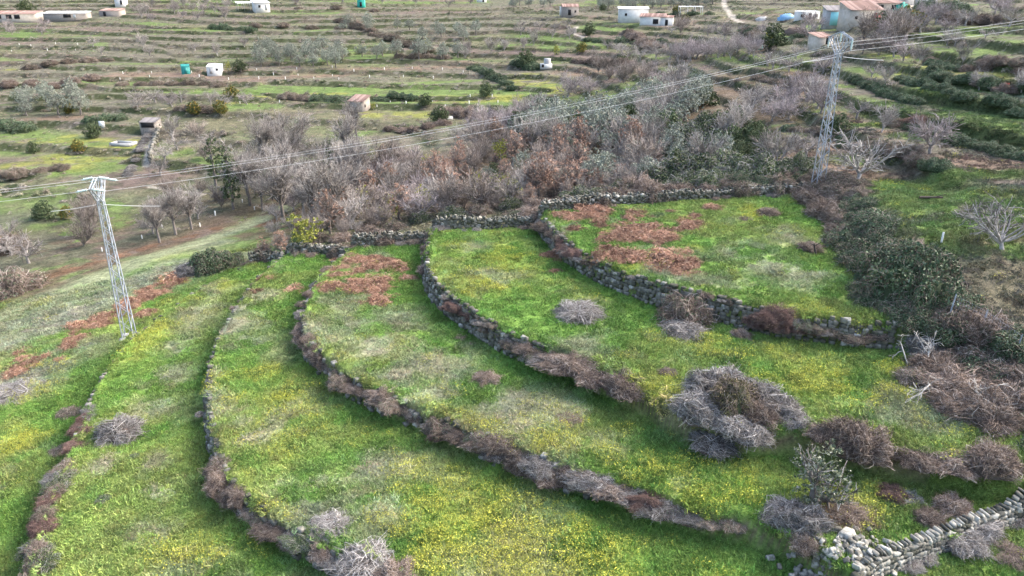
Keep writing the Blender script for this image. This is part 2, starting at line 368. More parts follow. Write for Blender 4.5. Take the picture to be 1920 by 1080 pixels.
# ------------------------------------------------------------------ materials
def mk_mat(name):
    m = bpy.data.materials.new(name); m.use_nodes = True
    b = m.node_tree.nodes['Principled BSDF']; b.inputs['Roughness'].default_value = .85
    b.inputs['Specular IOR Level'].default_value = .2
    return m, m.node_tree, b
def math_node(nt, op, a, b=None):
    n = nt.nodes.new('ShaderNodeMath'); n.operation = op
    for i, v in enumerate((a, b)):
        if v is None: continue
        if hasattr(v, 'links') or hasattr(v, 'is_linked'): nt.links.new(v, n.inputs[i])
        else: n.inputs[i].default_value = v
    return n.outputs[0]
def mix_node(nt, fac, c1, c2, mode='MIX'):
    n = nt.nodes.new('ShaderNodeMix'); n.data_type = 'RGBA'; n.blend_type = mode
    for s, v in ((n.inputs[0], fac), (n.inputs[6], c1), (n.inputs[7], c2)):
        if hasattr(v, 'is_linked'): nt.links.new(v, s)
        elif isinstance(v, (int, float)): s.default_value = v
        else: s.default_value = tuple(v) + (1,)
    return n.outputs[2]
def ramp_node(nt, fac, stops):
    n = nt.nodes.new('ShaderNodeValToRGB'); e = n.color_ramp.elements
    while len(e) < len(stops): e.new(.5)
    for el, (p, c) in zip(e, stops): el.position = p; el.color = tuple(c) + (1,)
    nt.links.new(fac, n.inputs[0]); return n.outputs[0]
def noise_node(nt, scale, detail=4, vec=None, rough=.6):
    n = nt.nodes.new('ShaderNodeTexNoise'); n.inputs['Scale'].default_value = scale; n.inputs['Detail'].default_value = detail
    n.inputs['Roughness'].default_value = rough
    if vec is not None: nt.links.new(vec, n.inputs['Vector'])
    return n.outputs[0]
def pos_node(nt): return nt.nodes.new('ShaderNodeNewGeometry').outputs['Position']
def obj_coord(nt): return nt.nodes.new('ShaderNodeTexCoord').outputs['Object']
def island(nt): return nt.nodes.new('ShaderNodeNewGeometry').outputs['Random Per Island']
def obj_rand(nt): return nt.nodes.new('ShaderNodeObjectInfo').outputs['Random']

def ramp_mat(name, stops, tintvar=.35, rough=.85, source='island', noise=None):
    """colour picked from a ramp for each leaf, stem or stone; every copy of the thing is a little lighter or darker"""
    m, nt, b = mk_mat(name); b.inputs['Roughness'].default_value = rough
    if source == 'island': f = island(nt)
    elif source == 'object': f = obj_rand(nt)
    else: f = noise_node(nt, source, 4, obj_coord(nt))
    c = ramp_node(nt, f, stops)
    if noise:
        k = noise_node(nt, noise, 5, pos_node(nt))
        c = mix_node(nt, 1.0, c, ramp_node(nt, k, [(.3, (.55,) * 3), (.7, (1.35,) * 3)]), 'MULTIPLY')
    v = math_node(nt, 'MULTIPLY_ADD', obj_rand(nt), tintvar)
    v.node.inputs[2].default_value = 1 - tintvar / 2
    hs = nt.nodes.new('ShaderNodeHueSaturation'); nt.links.new(v, hs.inputs['Value']); nt.links.new(c, hs.inputs['Color'])
    nt.links.new(hs.outputs[0], b.inputs['Base Color'])
    return m
def plain_mat(name, col, rough=.7, metal=0, dirt=.25, scale=3.0):
    m, nt, b = mk_mat(name); b.inputs['Roughness'].default_value = rough; b.inputs['Metallic'].default_value = metal
    k = noise_node(nt, scale, 5, obj_coord(nt))
    c = mix_node(nt, 1.0, col, ramp_node(nt, k, [(.3, (1 - dirt,) * 3), (.75, (1 + dirt * .4,) * 3)]), 'MULTIPLY')
    nt.links.new(c, b.inputs['Base Color']); return m
def tint_mat(name, gain=1.0, var=.5, translucent=0.0, hue=None):
    """blades of a scattered patch: colour of the patch, each blade a little different"""
    m, nt, b = mk_mat(name)
    a = nt.nodes.new('ShaderNodeAttribute'); a.attribute_type = 'INSTANCER'; a.attribute_name = 'tint'
    v = math_node(nt, 'MULTIPLY_ADD', island(nt), var); v.node.inputs[2].default_value = gain * (1 - var / 2)
    hs = nt.nodes.new('ShaderNodeHueSaturation'); nt.links.new(v, hs.inputs['Value']); nt.links.new(a.outputs['Color'], hs.inputs['Color'])
    c = hs.outputs[0]
    if hue: c = mix_node(nt, hue[0], c, hue[1])
    nt.links.new(c, b.inputs['Base Color']); b.inputs['Roughness'].default_value = .8
    return m
M = {}
# the ground: what covers it is held per vertex, finer grain comes from noise
m, nt, b = mk_mat('ground_cover'); a = nt.nodes.new('ShaderNodeAttribute'); a.attribute_name = 'cover'
pw = pos_node(nt)
c = mix_node(nt, 1.0, a.outputs['Color'], ramp_node(nt, noise_node(nt, 3.2, 6, pw, .75), [(.32, (.45, .47, .45)), (.52, (1, 1, 1)), (.72, (1.5, 1.45, 1.4))]), 'MULTIPLY')
c = mix_node(nt, 1.0, c, ramp_node(nt, noise_node(nt, .5, 5, pw, .7), [(.34, (.62, .64, .62)), (.66, (1.28, 1.25, 1.22))]), 'MULTIPLY')
nt.links.new(c, b.inputs['Base Color']); b.inputs['Roughness'].default_value = .95; b.inputs['Specular IOR Level'].default_value = .05
bp = nt.nodes.new('ShaderNodeBump'); bp.inputs['Strength'].default_value = .9; bp.inputs['Distance'].default_value = .25
nt.links.new(noise_node(nt, 2.6, 7, pw, .75), bp.inputs['Height']); nt.links.new(bp.outputs[0], b.inputs['Normal'])
M['ground'] = m
M['grass'] = tint_mat('grass_blade', 1.3, 1.0)
M['straw'] = tint_mat('dry_grass_blade', 1.2, .7)
M['flower'] = ramp_mat('yellow_flower', [(0, (.42, .42, .05)), (.6, (.52, .50, .085)), (1, (.35, .38, .05))], .1)
M['bracken'] = ramp_mat('dead_bracken', [(0, (.11, .055, .036)), (.4, (.22, .12, .078)), (.8, (.32, .19, .13)), (1, (.44, .33, .24))], .8)
M['stone'] = ramp_mat('granite_stone', [(0, (.12, .115, .095)), (.5, (.195, .187, .16)), (1, (.27, .26, .225))], .7, .9, 'object', 6.0)
M['rubble'] = ramp_mat('granite_rubble', [(0, (.06, .06, .042)), (.45, (.12, .115, .092)), (.9, (.20, .19, .16)), (1, (.36, .35, .31))], .2, .9, 'island', 5.0)
M['mossy'] = ramp_mat('mossy_wall_stone', [(0, (.055, .058, .04)), (.5, (.105, .10, .08)), (.9, (.165, .16, .13)), (1, (.29, .28, .25))], .3, .9, 'object', 5.0)
M['bramble'] = ramp_mat('dry_bramble_stem', [(0, (.06, .044, .034)), (.5, (.19, .14, .11)), (.85, (.32, .26, .215)), (1, (.45, .40, .35))], .6)
M['bramble_grey'] = ramp_mat('grey_bramble_stem', [(0, (.06, .052, .045)), (.45, (.19, .175, .16)), (.85, (.34, .32, .30)), (1, (.52, .50, .47))], .4)
M['bramble_red'] = ramp_mat('red_bramble_stem', [(0, (.08, .048, .04)), (.5, (.175, .108, .092)), (1, (.30, .21, .175))], .4)
M['core'] = ramp_mat('bramble_inner_stems', [(0, (.06, .045, .038)), (1, (.12, .095, .08))], .2, .95, 6.0)  # dark brown inner mound that closes the view between the stems
M['brown_leaf'] = ramp_mat('olive_brown_leaf', [(0, (.05, .05, .022)), (.5, (.13, .115, .05)), (1, (.24, .21, .10))], .2, .7)
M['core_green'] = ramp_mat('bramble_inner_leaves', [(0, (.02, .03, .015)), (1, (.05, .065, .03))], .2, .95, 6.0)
M['bramble_leaf'] = ramp_mat('bramble_leaf', [(0, (.035, .06, .03)), (.5, (.07, .11, .055)), (.85, (.12, .165, .09)), (1, (.17, .20, .13))], .3, .6)
M['olive_leaf'] = ramp_mat('olive_leaf', [(0, (.11, .125, .09)), (.5, (.22, .245, .19)), (1, (.38, .40, .33))], .35, .6)
M['wild_leaf'] = ramp_mat('wild_olive_leaf', [(0, (.045, .06, .032)), (.55, (.12, .14, .08)), (.9, (.25, .265, .19)), (1, (.42, .42, .36))], .2, .6)
M['evergreen_leaf'] = ramp_mat('evergreen_leaf', [(0, (.034, .052, .023)), (.6, (.08, .108, .047)), (1, (.155, .18, .085))], .5, .6)
M['orange_leaf'] = ramp_mat('orange_tree_leaf', [(0, (.035, .055, .018)), (.55, (.095, .115, .03)), (.86, (.19, .19, .05)), (.9, (.45, .25, .04)), (1, (.5, .3, .05))], .4, .6)
M['yellow_leaf'] = ramp_mat('yellow_green_leaf', [(0, (.11, .13, .02)), (.6, (.26, .27, .05)), (1, (.42, .40, .09))], .25, .6)
M['russet_leaf'] = ramp_mat('withered_oak_leaf', [(0, (.15, .085, .058)), (.5, (.31, .195, .14)), (1, (.48, .34, .26))], .45, .8)
M['bark'] = ramp_mat('grey_bark', [(.3, (.10, .085, .075)), (.7, (.24, .215, .19))], .4, .9, 5.0)
M['limb'] = ramp_mat('greyish_limb_bark', [(.3, (.17, .15, .135)), (.7, (.36, .33, .305))], .4, .9, 5.0)
M['pale_bark'] = ramp_mat('pale_fig_bark', [(.3, (.26, .235, .215)), (.7, (.48, .45, .42))], .3, .8, 5.0)
M['bleached'] = ramp_mat('bleached_dead_wood', [(.3, (.30, .275, .24)), (.7, (.52, .49, .44))], .1, .8, 5.0)
M['twig'] = ramp_mat('bare_twig', [(0, (.13, .11, .095)), (.5, (.265, .24, .215)), (1, (.43, .40, .37))], .7, .9)
M['twig_purple'] = ramp_mat('purplish_twig', [(0, (.13, .105, .10)), (.5, (.26, .22, .215)), (1, (.42, .37, .365))], .6, .9)
M['twig_brown'] = ramp_mat('brown_twig', [(0, (.11, .088, .072)), (.5, (.245, .205, .175)), (1, (.40, .35, .31))], .65, .9)
M['galvanised'] = plain_mat('galvanised_steel', (.34, .37, .405), .5, .0, .2, 2.0)
M['glass_insulator'] = plain_mat('pale_insulator_glass', (.62, .74, .72), .25, 0, .1)
M['cable'] = plain_mat('aluminium_cable', (.68, .68, .66), .5, 0, .1)
M['white_plaster'] = plain_mat('white_plaster', (.62, .60, .55), .9, 0, .18, 1.2)
M['cream_plaster'] = plain_mat('cream_plaster', (.50, .44, .36), .9, 0, .25, 1.2)
M['grey_render'] = plain_mat('grey_cement', (.42, .41, .39), .9, 0, .3, 1.0)
M['stonework'] = plain_mat('rough_stonework', (.33, .29, .25), .95, 0, .5, 4.0)
M['clay_tile'] = ramp_mat('clay_roof_tile', [(0, (.17, .105, .085)), (.5, (.25, .16, .13)), (1, (.34, .24, .20))], .2, .85)
M['pale_sheet'] = ramp_mat('pale_roof_sheet', [(0, (.50, .51, .50)), (1, (.72, .72, .69))], .1, .6)
M['dark_sheet'] = ramp_mat('dark_roof_sheet', [(0, (.13, .12, .115)), (1, (.22, .20, .19))], .1, .7)
M['teal'] = plain_mat('teal_paint', (.03, .22, .20), .5, 0, .2)
M['aqua'] = plain_mat('aqua_door_paint', (.30, .66, .68), .6, 0, .1)
M['red'] = plain_mat('red_door_paint', (.36, .07, .05), .6, 0, .2)
M['dark'] = plain_mat('dark_opening', (.025, .024, .024), .8, 0, .1)
M['blue_tarp'] = plain_mat('blue_tarpaulin', (.20, .36, .52), .6, 0, .25)
M['green_net'] = plain_mat('green_tarpaulin', (.03, .33, .25), .6, 0, .25)
M['wood'] = plain_mat('weathered_wood', (.30, .26, .22), .9, 0, .3)
M['tube'] = plain_mat('white_tree_tube', (.66, .66, .62), .6, 0, .08)

# ------------------------------------------------------------------ mesh building
class MB:
    """collects vertices and faces; build() links them as one mesh object"""
    def __init__(s): s.v = []; s.q = []; s.t = []; s.mq = []; s.mt = []; s.n = 0
    def add(s, V, Q=None, T=None, mi=0):
        V = np.asarray(V, float).reshape(-1, 3)
        if Q is not None and len(Q): Q = np.asarray(Q, int).reshape(-1, 4); s.q.append(Q + s.n); s.mq.append(np.full(len(Q), mi))
        if T is not None and len(T): T = np.asarray(T, int).reshape(-1, 3); s.t.append(T + s.n); s.mt.append(np.full(len(T), mi))
        s.v.append(V); s.n += len(V); return s
    def box(s, c, size, yaw=0, mi=0, pitch=0):
        a = np.array([[x, y, z] for x in (-.5, .5) for y in (-.5, .5) for z in (-.5, .5)]) * np.asarray(size)
        if pitch: cx, sx_ = math.cos(pitch), math.sin(pitch); a = a @ np.array([[1, 0, 0], [0, cx, sx_], [0, -sx_, cx]])
        cy, sy = math.cos(yaw), math.sin(yaw); a = a @ np.array([[cy, sy, 0], [-sy, cy, 0], [0, 0, 1]])
        return s.add(a + np.asarray(c), [[0, 1, 3, 2], [4, 6, 7, 5], [0, 4, 5, 1], [2, 3, 7, 6], [0, 2, 6, 4], [1, 5, 7, 3]], mi=mi)
    def bar(s, a, b, w, mi=0, w2=None):
        V, Q = tubes(np.array([[a, b]], float), np.full((1, 2), w * .7) if w2 is None else np.array([[w * .7, w2 * .7]]), 4); return s.add(V, Q, mi=mi)
    def mesh(s, name, mats, smooth=False):
        me = bpy.data.meshes.new(name)
        V = np.concatenate(s.v).astype(np.float32)
        Q = np.concatenate(s.q) if s.q else np.zeros((0, 4), int); T = np.concatenate(s.t) if s.t else np.zeros((0, 3), int)
        me.vertices.add(len(V)); me.vertices.foreach_set('co', V.ravel())
        loops = np.concatenate([Q.ravel(), T.ravel()]).astype(np.int32)
        me.loops.add(len(loops)); me.loops.foreach_set('vertex_index', loops)
        st = np.concatenate([np.arange(len(Q)) * 4, len(Q) * 4 + np.arange(len(T)) * 3]).astype(np.int32)
        me.polygons.add(len(st)); me.polygons.foreach_set('loop_start', st)
        mi = np.concatenate((s.mq or [np.zeros(0, int)]) + (s.mt or [])).astype(np.int32)
        me.polygons.foreach_set('material_index', mi)
        if smooth: me.polygons.foreach_set('use_smooth', np.ones(len(st), bool))
        for k in (mats if isinstance(mats, (list, tuple)) else [mats]): me.materials.append(M[k] if isinstance(k, str) else k)
        me.update(calc_edges=True); return me
    def build(s, name, mats, parent=None, smooth=False): return link(name, s.mesh(name, mats, smooth), parent)
def link(name, data, parent=None, loc=None, rz=0, sc=None):
    o = bpy.data.objects.new(name, data); COL.objects.link(o)
    if parent is not None: o.parent = parent
    if loc is not None: o.location = tuple(float(v) for v in loc)
    if rz: o.rotation_euler = (0, 0, rz)
    if sc is not None: o.scale = (sc,) * 3 if np.isscalar(sc) else tuple(sc)
    return o
def tag(o, label=None, cat=None, group=None, kind=None):
    if label: o['label'] = label
    if cat: o['category'] = cat
    if group: o['group'] = group
    if kind: o['kind'] = kind
    return o
def empty(name, loc, rz=0, sc=None):
    o = link(name, None, None, loc, rz, sc); o.empty_display_size = .3; return o
def unit(a): return a / (np.linalg.norm(a, axis=-1, keepdims=True) + 1e-9)
def tubes(P, Rr, k=3):
    m, n = P.shape[:2]
    T = unit(np.gradient(P, axis=1)); ref = unit(rng.normal(size=(m, 1, 3)))
    N = unit(np.cross(T, ref)); Bn = np.cross(T, N)
    a = np.arange(k) * 2 * np.pi / k
    V = P[:, :, None] + Rr[:, :, None, None] * (np.cos(a)[None, None, :, None] * N[:, :, None] + np.sin(a)[None, None, :, None] * Bn[:, :, None])
    base = (np.arange(m)[:, None, None] * n + np.arange(n - 1)[None, :, None]) * k; j = np.arange(k)[None, None, :]; j2 = (j + 1) % k
    Q = np.stack(np.broadcast_arrays(base + j, base + j2, base + k + j2, base + k + j), -1)
    return V.reshape(-1, 3), Q.reshape(-1, 4)
def lay(P, i, t):
    n = P.shape[1]; f = t * (n - 1); a = np.clip(np.floor(f).astype(int), 0, n - 2); f = (f - a)[:, None]
    return P[i, a] * (1 - f) + P[i, a + 1] * f, unit(P[i, a + 1] - P[i, a])
def grow(P, Rr, cnt, length, t0=.3, t1=1., spread=.8, up=.2, droop=0., wig=.12, ratio=.55, n=4, tip=.25, out=0., keep=1., ring=False):
    """cnt new branches from the branches P"""
    i = rng.integers(0, len(P), cnt); t = rng.uniform(t0, t1, cnt)
    p, tg = lay(P, i, t); nr = Rr.shape[1]; f = t * (nr - 1); a = np.clip(f.astype(int), 0, nr - 2); r0 = (Rr[i, a] * (1 - (f - a)) + Rr[i, a + 1] * (f - a)) * ratio
    o = p.copy(); o[:, 2] = 0; o = unit(o)
    if ring: az = (np.arange(cnt) + rng.uniform(-.35, .35, cnt)) * 2 * np.pi / cnt + rng.uniform(0, 6); o = np.stack([np.cos(az), np.sin(az), 0 * az], -1)
    d = unit(keep * tg + spread * rng.normal(size=(cnt, 3)) + np.array([0, 0, up]) + out * o)
    L = length * rng.uniform(.6, 1.25, cnt) * (1.15 - .45 * t)
    s = np.linspace(0, 1, n)
    Q = p[:, None] + d[:, None] * (L[:, None] * s)[..., None]
    Q[..., 2] += (droop * L)[:, None] * s[None] ** 2
    w = rng.normal(size=(cnt, n, 3)) * (wig * L / n)[:, None, None]; w[:, 0] = 0
    Q = Q + np.cumsum(w, 1)
    return Q, r0[:, None] * (1 - (1 - tip) * s)[None]
def leaves(P, size, flat=0., asp=.5):
    m = len(P); a = unit(rng.normal(size=(m, 3))); a[:, 2] *= (1 - flat); a = unit(a); b = unit(np.cross(a, rng.normal(size=(m, 3))))
    s = size * rng.uniform(.6, 1.3, (m, 1))
    V = np.stack([P - a * s * .5, P + b * s * asp * .5, P + a * s * .5, P - b * s * asp * .5], 1)
    return V.reshape(-1, 3), np.arange(m * 4).reshape(-1, 4)

# ------------------------------------------------------------------ plant kinds
def lib_bare(seed, h=4., trunk_h=.8, limbs=6, l1=2.2, n2=30, n3=320, spread=.75, up=.55, r=.11, twig='twig', bark='bark', out=.5, tw=.011, l2=1.2, l3=.7, lean=.15):
    """leafless tree: trunk and limbs in one mesh, twigs in another"""
    global rng; rng = np.random.default_rng(seed)
    s = np.linspace(0, 1, 4)[None, :, None]
    T = np.array([[0, 0, -.15]])[:, None] + s * np.array([[rng.normal() * lean, rng.normal() * lean, trunk_h + .15]])[:, None]
    TR = (r * (1.25 - .35 * s[..., 0])) + np.zeros((1, 4))
    A, AR = grow(T, TR, limbs, l1, .7, 1., spread * .35, up, .22, .18, .72, 6, .35, out, .3, True)
    B_, BR = grow(A, AR, n2, l2, .3, 1., spread, up * .4, .05, .2, .62, 5, .3, out * .4, .7)
    C, CR = grow(np.concatenate([A[:, -5:], B_]), np.concatenate([AR[:, -5:], BR]), n3, l3, .2, 1., .8, up * .35, .05, .2, .6, 4, .4, out * .2, .7)
    CR = np.maximum(CR, tw)
    a = MB(); a.add(*tubes(T, TR, 7)); a.add(*tubes(A, AR, 5)); a.add(*tubes(B_, np.maximum(BR, .016), 4))
    b = MB(); b.add(*tubes(C, CR, 3))
    z = np.max(C[..., 2])
    return a.mesh('trunk', bark, True), b.mesh('crown', twig), z, C
def lib_leafy(seed, lobes, n, leaf, size, trunk_h, bark='bark', asp=.5, stems=1, bare=0, twig='twig', shell=.55):
    """leafy tree: crown of leaf-sized faces in uneven clumps; lobes: (x, y, z, radius)"""
    global rng; rng = np.random.default_rng(seed)
    L = np.array(lobes, float)
    T = np.zeros((stems, 5, 3)); s = np.linspace(0, 1, 5)
    for k in range(stems):
        e = L[k % len(L), :3] * .9; T[k] = s[:, None] * e[None]; T[k, :, 2] = -.1 + s * (max(e[2], trunk_h) + .1); T[k, 1:4] += rng.normal(size=(3, 3)) * .07
    TR = np.repeat((.13 * (1.2 - .85 * s))[None], stems, 0)
    a = MB(); a.add(*tubes(T, TR, 6))
    P = []
    for lx, ly, lz, lr in L:
        kk = int(n * lr ** 2 / (L[:, 3] ** 2).sum()); d = unit(rng.normal(size=(kk, 3)))
        # clumps: leaves gather round sprig points on an uneven shell
        ns = max(6, kk // 14); sd = unit(rng.normal(size=(ns, 3))); sr = lr * rng.uniform(shell, 1.08, (ns, 1))
        sprig = sd * sr; pick = rng.integers(0, ns, kk)
        P.append(np.array([lx, ly, lz]) + sprig[pick] * np.array([1, 1, .85]) + d * lr * .17 * rng.uniform(.2, 1, (kk, 1)))
    P = np.concatenate(P)
    b = MB(); b.add(*leaves(P, size, .2, asp))
    if bare:
        Bc, BR = grow(T, TR, max(6, bare // 8), np.max(L[:, 3]) * 1.2, .5, 1, .8, .3, .1, .2, .5, 5, .2)
        Cc, CR = grow(Bc, BR, bare, np.max(L[:, 3]) * .7, .2, 1, .8, .2, 0, .2, .6, 4, .3); a.add(*tubes(Bc, np.maximum(BR, .014), 4)); b.add(*tubes(Cc, np.maximum(CR, .011), 3), mi=1)
    return a.mesh('trunk', bark, True), b.mesh('crown', [leaf, twig]), np.max(L[:, 2] + L[:, 3]), P
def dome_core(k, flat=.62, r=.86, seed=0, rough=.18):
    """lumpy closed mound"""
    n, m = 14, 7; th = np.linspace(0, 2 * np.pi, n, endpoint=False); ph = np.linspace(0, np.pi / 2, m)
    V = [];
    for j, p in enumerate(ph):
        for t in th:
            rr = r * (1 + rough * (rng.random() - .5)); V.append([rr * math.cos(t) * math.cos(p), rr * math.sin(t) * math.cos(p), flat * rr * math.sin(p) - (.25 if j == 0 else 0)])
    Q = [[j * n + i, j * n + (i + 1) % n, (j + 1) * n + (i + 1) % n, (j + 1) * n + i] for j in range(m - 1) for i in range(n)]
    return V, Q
def lib_bramble(seed, stems=900, mat='bramble', core='core', leaf=None, nleaf=0, flat=.62, thick=.010, length=.55, spiky=.25, twist=1.0, lsize=.07):
    """tangle of arching stems over a dense heart; unit radius"""
    global rng; rng = np.random.default_rng(seed)
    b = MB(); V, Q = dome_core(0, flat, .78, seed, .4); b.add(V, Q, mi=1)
    lump = lambda d: 1 + .16 * np.sin(3.1 * d[:, 0] * 2 + seed) * np.cos(2.7 * d[:, 1] * 2 + seed * 1.7) + .10 * np.sin(7 * d[:, 0] + 5 * d[:, 1] + seed)
    d = unit(rng.normal(size=(stems, 3))); d[:, 2] = np.abs(d[:, 2]) * .95 + .02; d = unit(d)
    n = 5; s = np.linspace(0, 1, n)
    tang = unit(np.cross(d, rng.normal(size=(stems, 3)))); dn = np.cross(d, unit(np.cross(d, np.array([0, 0, 1.]) + 1e-3)))
    dn = dn * np.sign(-dn[:, 2:3] + 1e-9); tang = unit(tang * twist + .8 * dn)
    L = length * rng.uniform(.5, 1.3, stems)
    r0 = rng.uniform(.80, 1.0, stems)
    dirs = unit(d[:, None] + tang[:, None] * (L[:, None] * (s[None] - .3))[..., None])
    rad = (r0[:, None] + spiky * rng.uniform(0, 1, (stems, 1)) ** 3 * (1 - (2 * s[None] - 1) ** 2) + .06 * rng.normal(size=(stems, n)))
    P = dirs * (rad * lump(dirs.reshape(-1, 3)).reshape(stems, n))[..., None]; P[..., 2] = np.maximum(P[..., 2] * flat, -.06)
    b.add(*tubes(P, np.repeat((thick * (1.15 - .6 * s))[None], stems, 0) * rng.uniform(.6, 1.4, (stems, 1)), 3))
    nh = int(stems * .45); d = unit(rng.normal(size=(nh, 3))); d[:, 2] = np.abs(d[:, 2]); d = unit(d); q0 = d * (rng.uniform(.6, .95, nh) * lump(d))[:, None]
    e = unit(d + .55 * rng.normal(size=(nh, 3)) + np.array([0, 0, .35])); ln = length * rng.uniform(.25, .9, nh); sag = rng.uniform(0, .9, nh)
    P = q0[:, None] + e[:, None] * (ln[:, None] * s[None])[..., None]; P[..., 2] -= (ln * sag)[:, None] * s[None] ** 2; P[..., 2] = np.maximum(P[..., 2] * flat, -.06)
    b.add(*tubes(P, np.repeat((thick * (1.1 - .75 * s))[None], nh, 0), 3))
    if leaf:
        d = unit(rng.normal(size=(nleaf, 3))); d[:, 2] = np.abs(d[:, 2]); p = d * (rng.uniform(.86, 1.08, nleaf) * lump(d))[:, None]; p[:, 2] *= flat
        b.add(*leaves(p, lsize, .1, .6), mi=2)
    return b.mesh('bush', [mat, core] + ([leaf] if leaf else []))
def lib_tuft(seed, n=200, h=.35, mat='bramble', r=.5, thick=.008, lean=.6):
    """upright brush of fine dry stems, unit radius patch"""
    global rng; rng = np.random.default_rng(seed)
    a = rng.uniform(0, 2 * np.pi, n); q = r * np.sqrt(rng.random(n)); p = np.stack([q * np.cos(a), q * np.sin(a), np.full(n, -.05)], -1)
    d = rng.normal(size=(n, 3)) * lean * .5; d[:, :2] += p[:, :2] * lean; d[:, 2] = 1; d = unit(d) * (h * rng.uniform(.5, 1.2, n))[:, None]
    s = np.linspace(0, 1, 4); P = p[:, None] + d[:, None] * s[None, :, None]; P[:, :, :2] += (rng.normal(size=(n, 1, 2)) * h * .25) * (s ** 2)[None, :, None]; P[:, :, 2] -= h * .25 * (s ** 2)[None] * rng.random((n, 1))
    b = MB(); b.add(*tubes(P, np.repeat((thick * (1.1 - .8 * s))[None], n, 0), 3)); return b.mesh('brush', mat)
def stone_mesh(seed, sq=.5, mat='stone'):
    """weathered block: chamfered, knocked about; unit size"""
    g = np.random.default_rng(seed); c = .5; k = .32 + .1 * g.random(); V = []
    for x in (-1, 1):
        for y in (-1, 1):
            for z in (-1, 1):
                for ax in range(3):
                    p = np.array([x * c, y * c, z * c]); q = np.array([x, y, z]) * k; q[ax] = p[ax]; V.append(q + g.normal(size=3) * .045)
    V = np.array(V); idx = lambda x, y, z, a: ((x * 2 + y) * 2 + z) * 3 + a
    Q = []; T = []
    for a in range(3):
        o = [(a + 1) % 3, (a + 2) % 3]
        for sgn in (0, 1):
            f = []
            for u, v in ((0, 0), (1, 0), (1, 1), (0, 1)):
                e = [0, 0, 0]; e[a] = sgn; e[o[0]] = u; e[o[1]] = v; f.append(idx(*e, a))
            Q.append(f if sgn else f[::-1])
    for a in range(3):          # chamfers along edges parallel to axis a
        o = [(a + 1) % 3, (a + 2) % 3]
        for u in (0, 1):
            for v in (0, 1):
                e0 = [0, 0, 0]; e0[o[0]] = u; e0[o[1]] = v; e1 = list(e0); e1[a] = 1
                f = [idx(*e0, o[0]), idx(*e1, o[0]), idx(*e1, o[1]), idx(*e0, o[1])]; Q.append(f if (u ^ v) else f[::-1])
    for x in (0, 1):
        for y in (0, 1):
            for z in (0, 1):
                f = [idx(x, y, z, 0), idx(x, y, z, 1), idx(x, y, z, 2)]; T.append(f if not ((x + y + z) % 2 == 0) else f[::-1])
    b = MB(); b.add(V, Q, T); return b, b.mesh('stone', mat)
STONES = [stone_mesh(100 + i) for i in range(10)]
STONES_D = [stone_mesh(100 + i, mat='mossy') for i in range(10)]
def rot_zyx(rz, rx, ry):
    cz, sz, cx, s_x, cy, sy = math.cos(rz), math.sin(rz), math.cos(rx), math.sin(rx), math.cos(ry), math.sin(ry)
    return np.array([[cz, -sz, 0], [sz, cz, 0], [0, 0, 1]]) @ np.array([[1, 0, 0], [0, cx, -s_x], [0, s_x, cx]]) @ np.array([[cy, 0, sy], [0, 1, 0], [-sy, 0, cy]])
class StoneHeap:
    """stones of one wall or heap: the ones that show large are parts of their own, the small rest is joined"""
    def __init__(s, root, origin, dark=False): s.set = STONES_D if dark else STONES; s.root = root; s.o = np.asarray(origin, float); s.mb = MB(); s.k = 0
    def put(s, p, size, rz=0, rx=0, ry=0, single=False):
        i = int(rng.integers(0, len(STONES))); p = np.asarray(p, float) - s.o
        if single and s.k < 300:
            o = link('stone', s.set[i][1], s.root, p); o.rotation_mode = 'XYZ'; o.rotation_euler = (rx, ry, rz); o.scale = tuple(size); s.k += 1
        else:
            V = np.concatenate(STONES[i][0].v); s.mb.add((V * np.asarray(size)) @ rot_zyx(rz, rx, ry).T + p, np.concatenate(STONES[i][0].q), np.concatenate(STONES[i][0].t))
    def done(s, name='small_stones'):
        if s.mb.n: o = s.mb.build(name, 'rubble', s.root); o['kind'] = 'stuff'

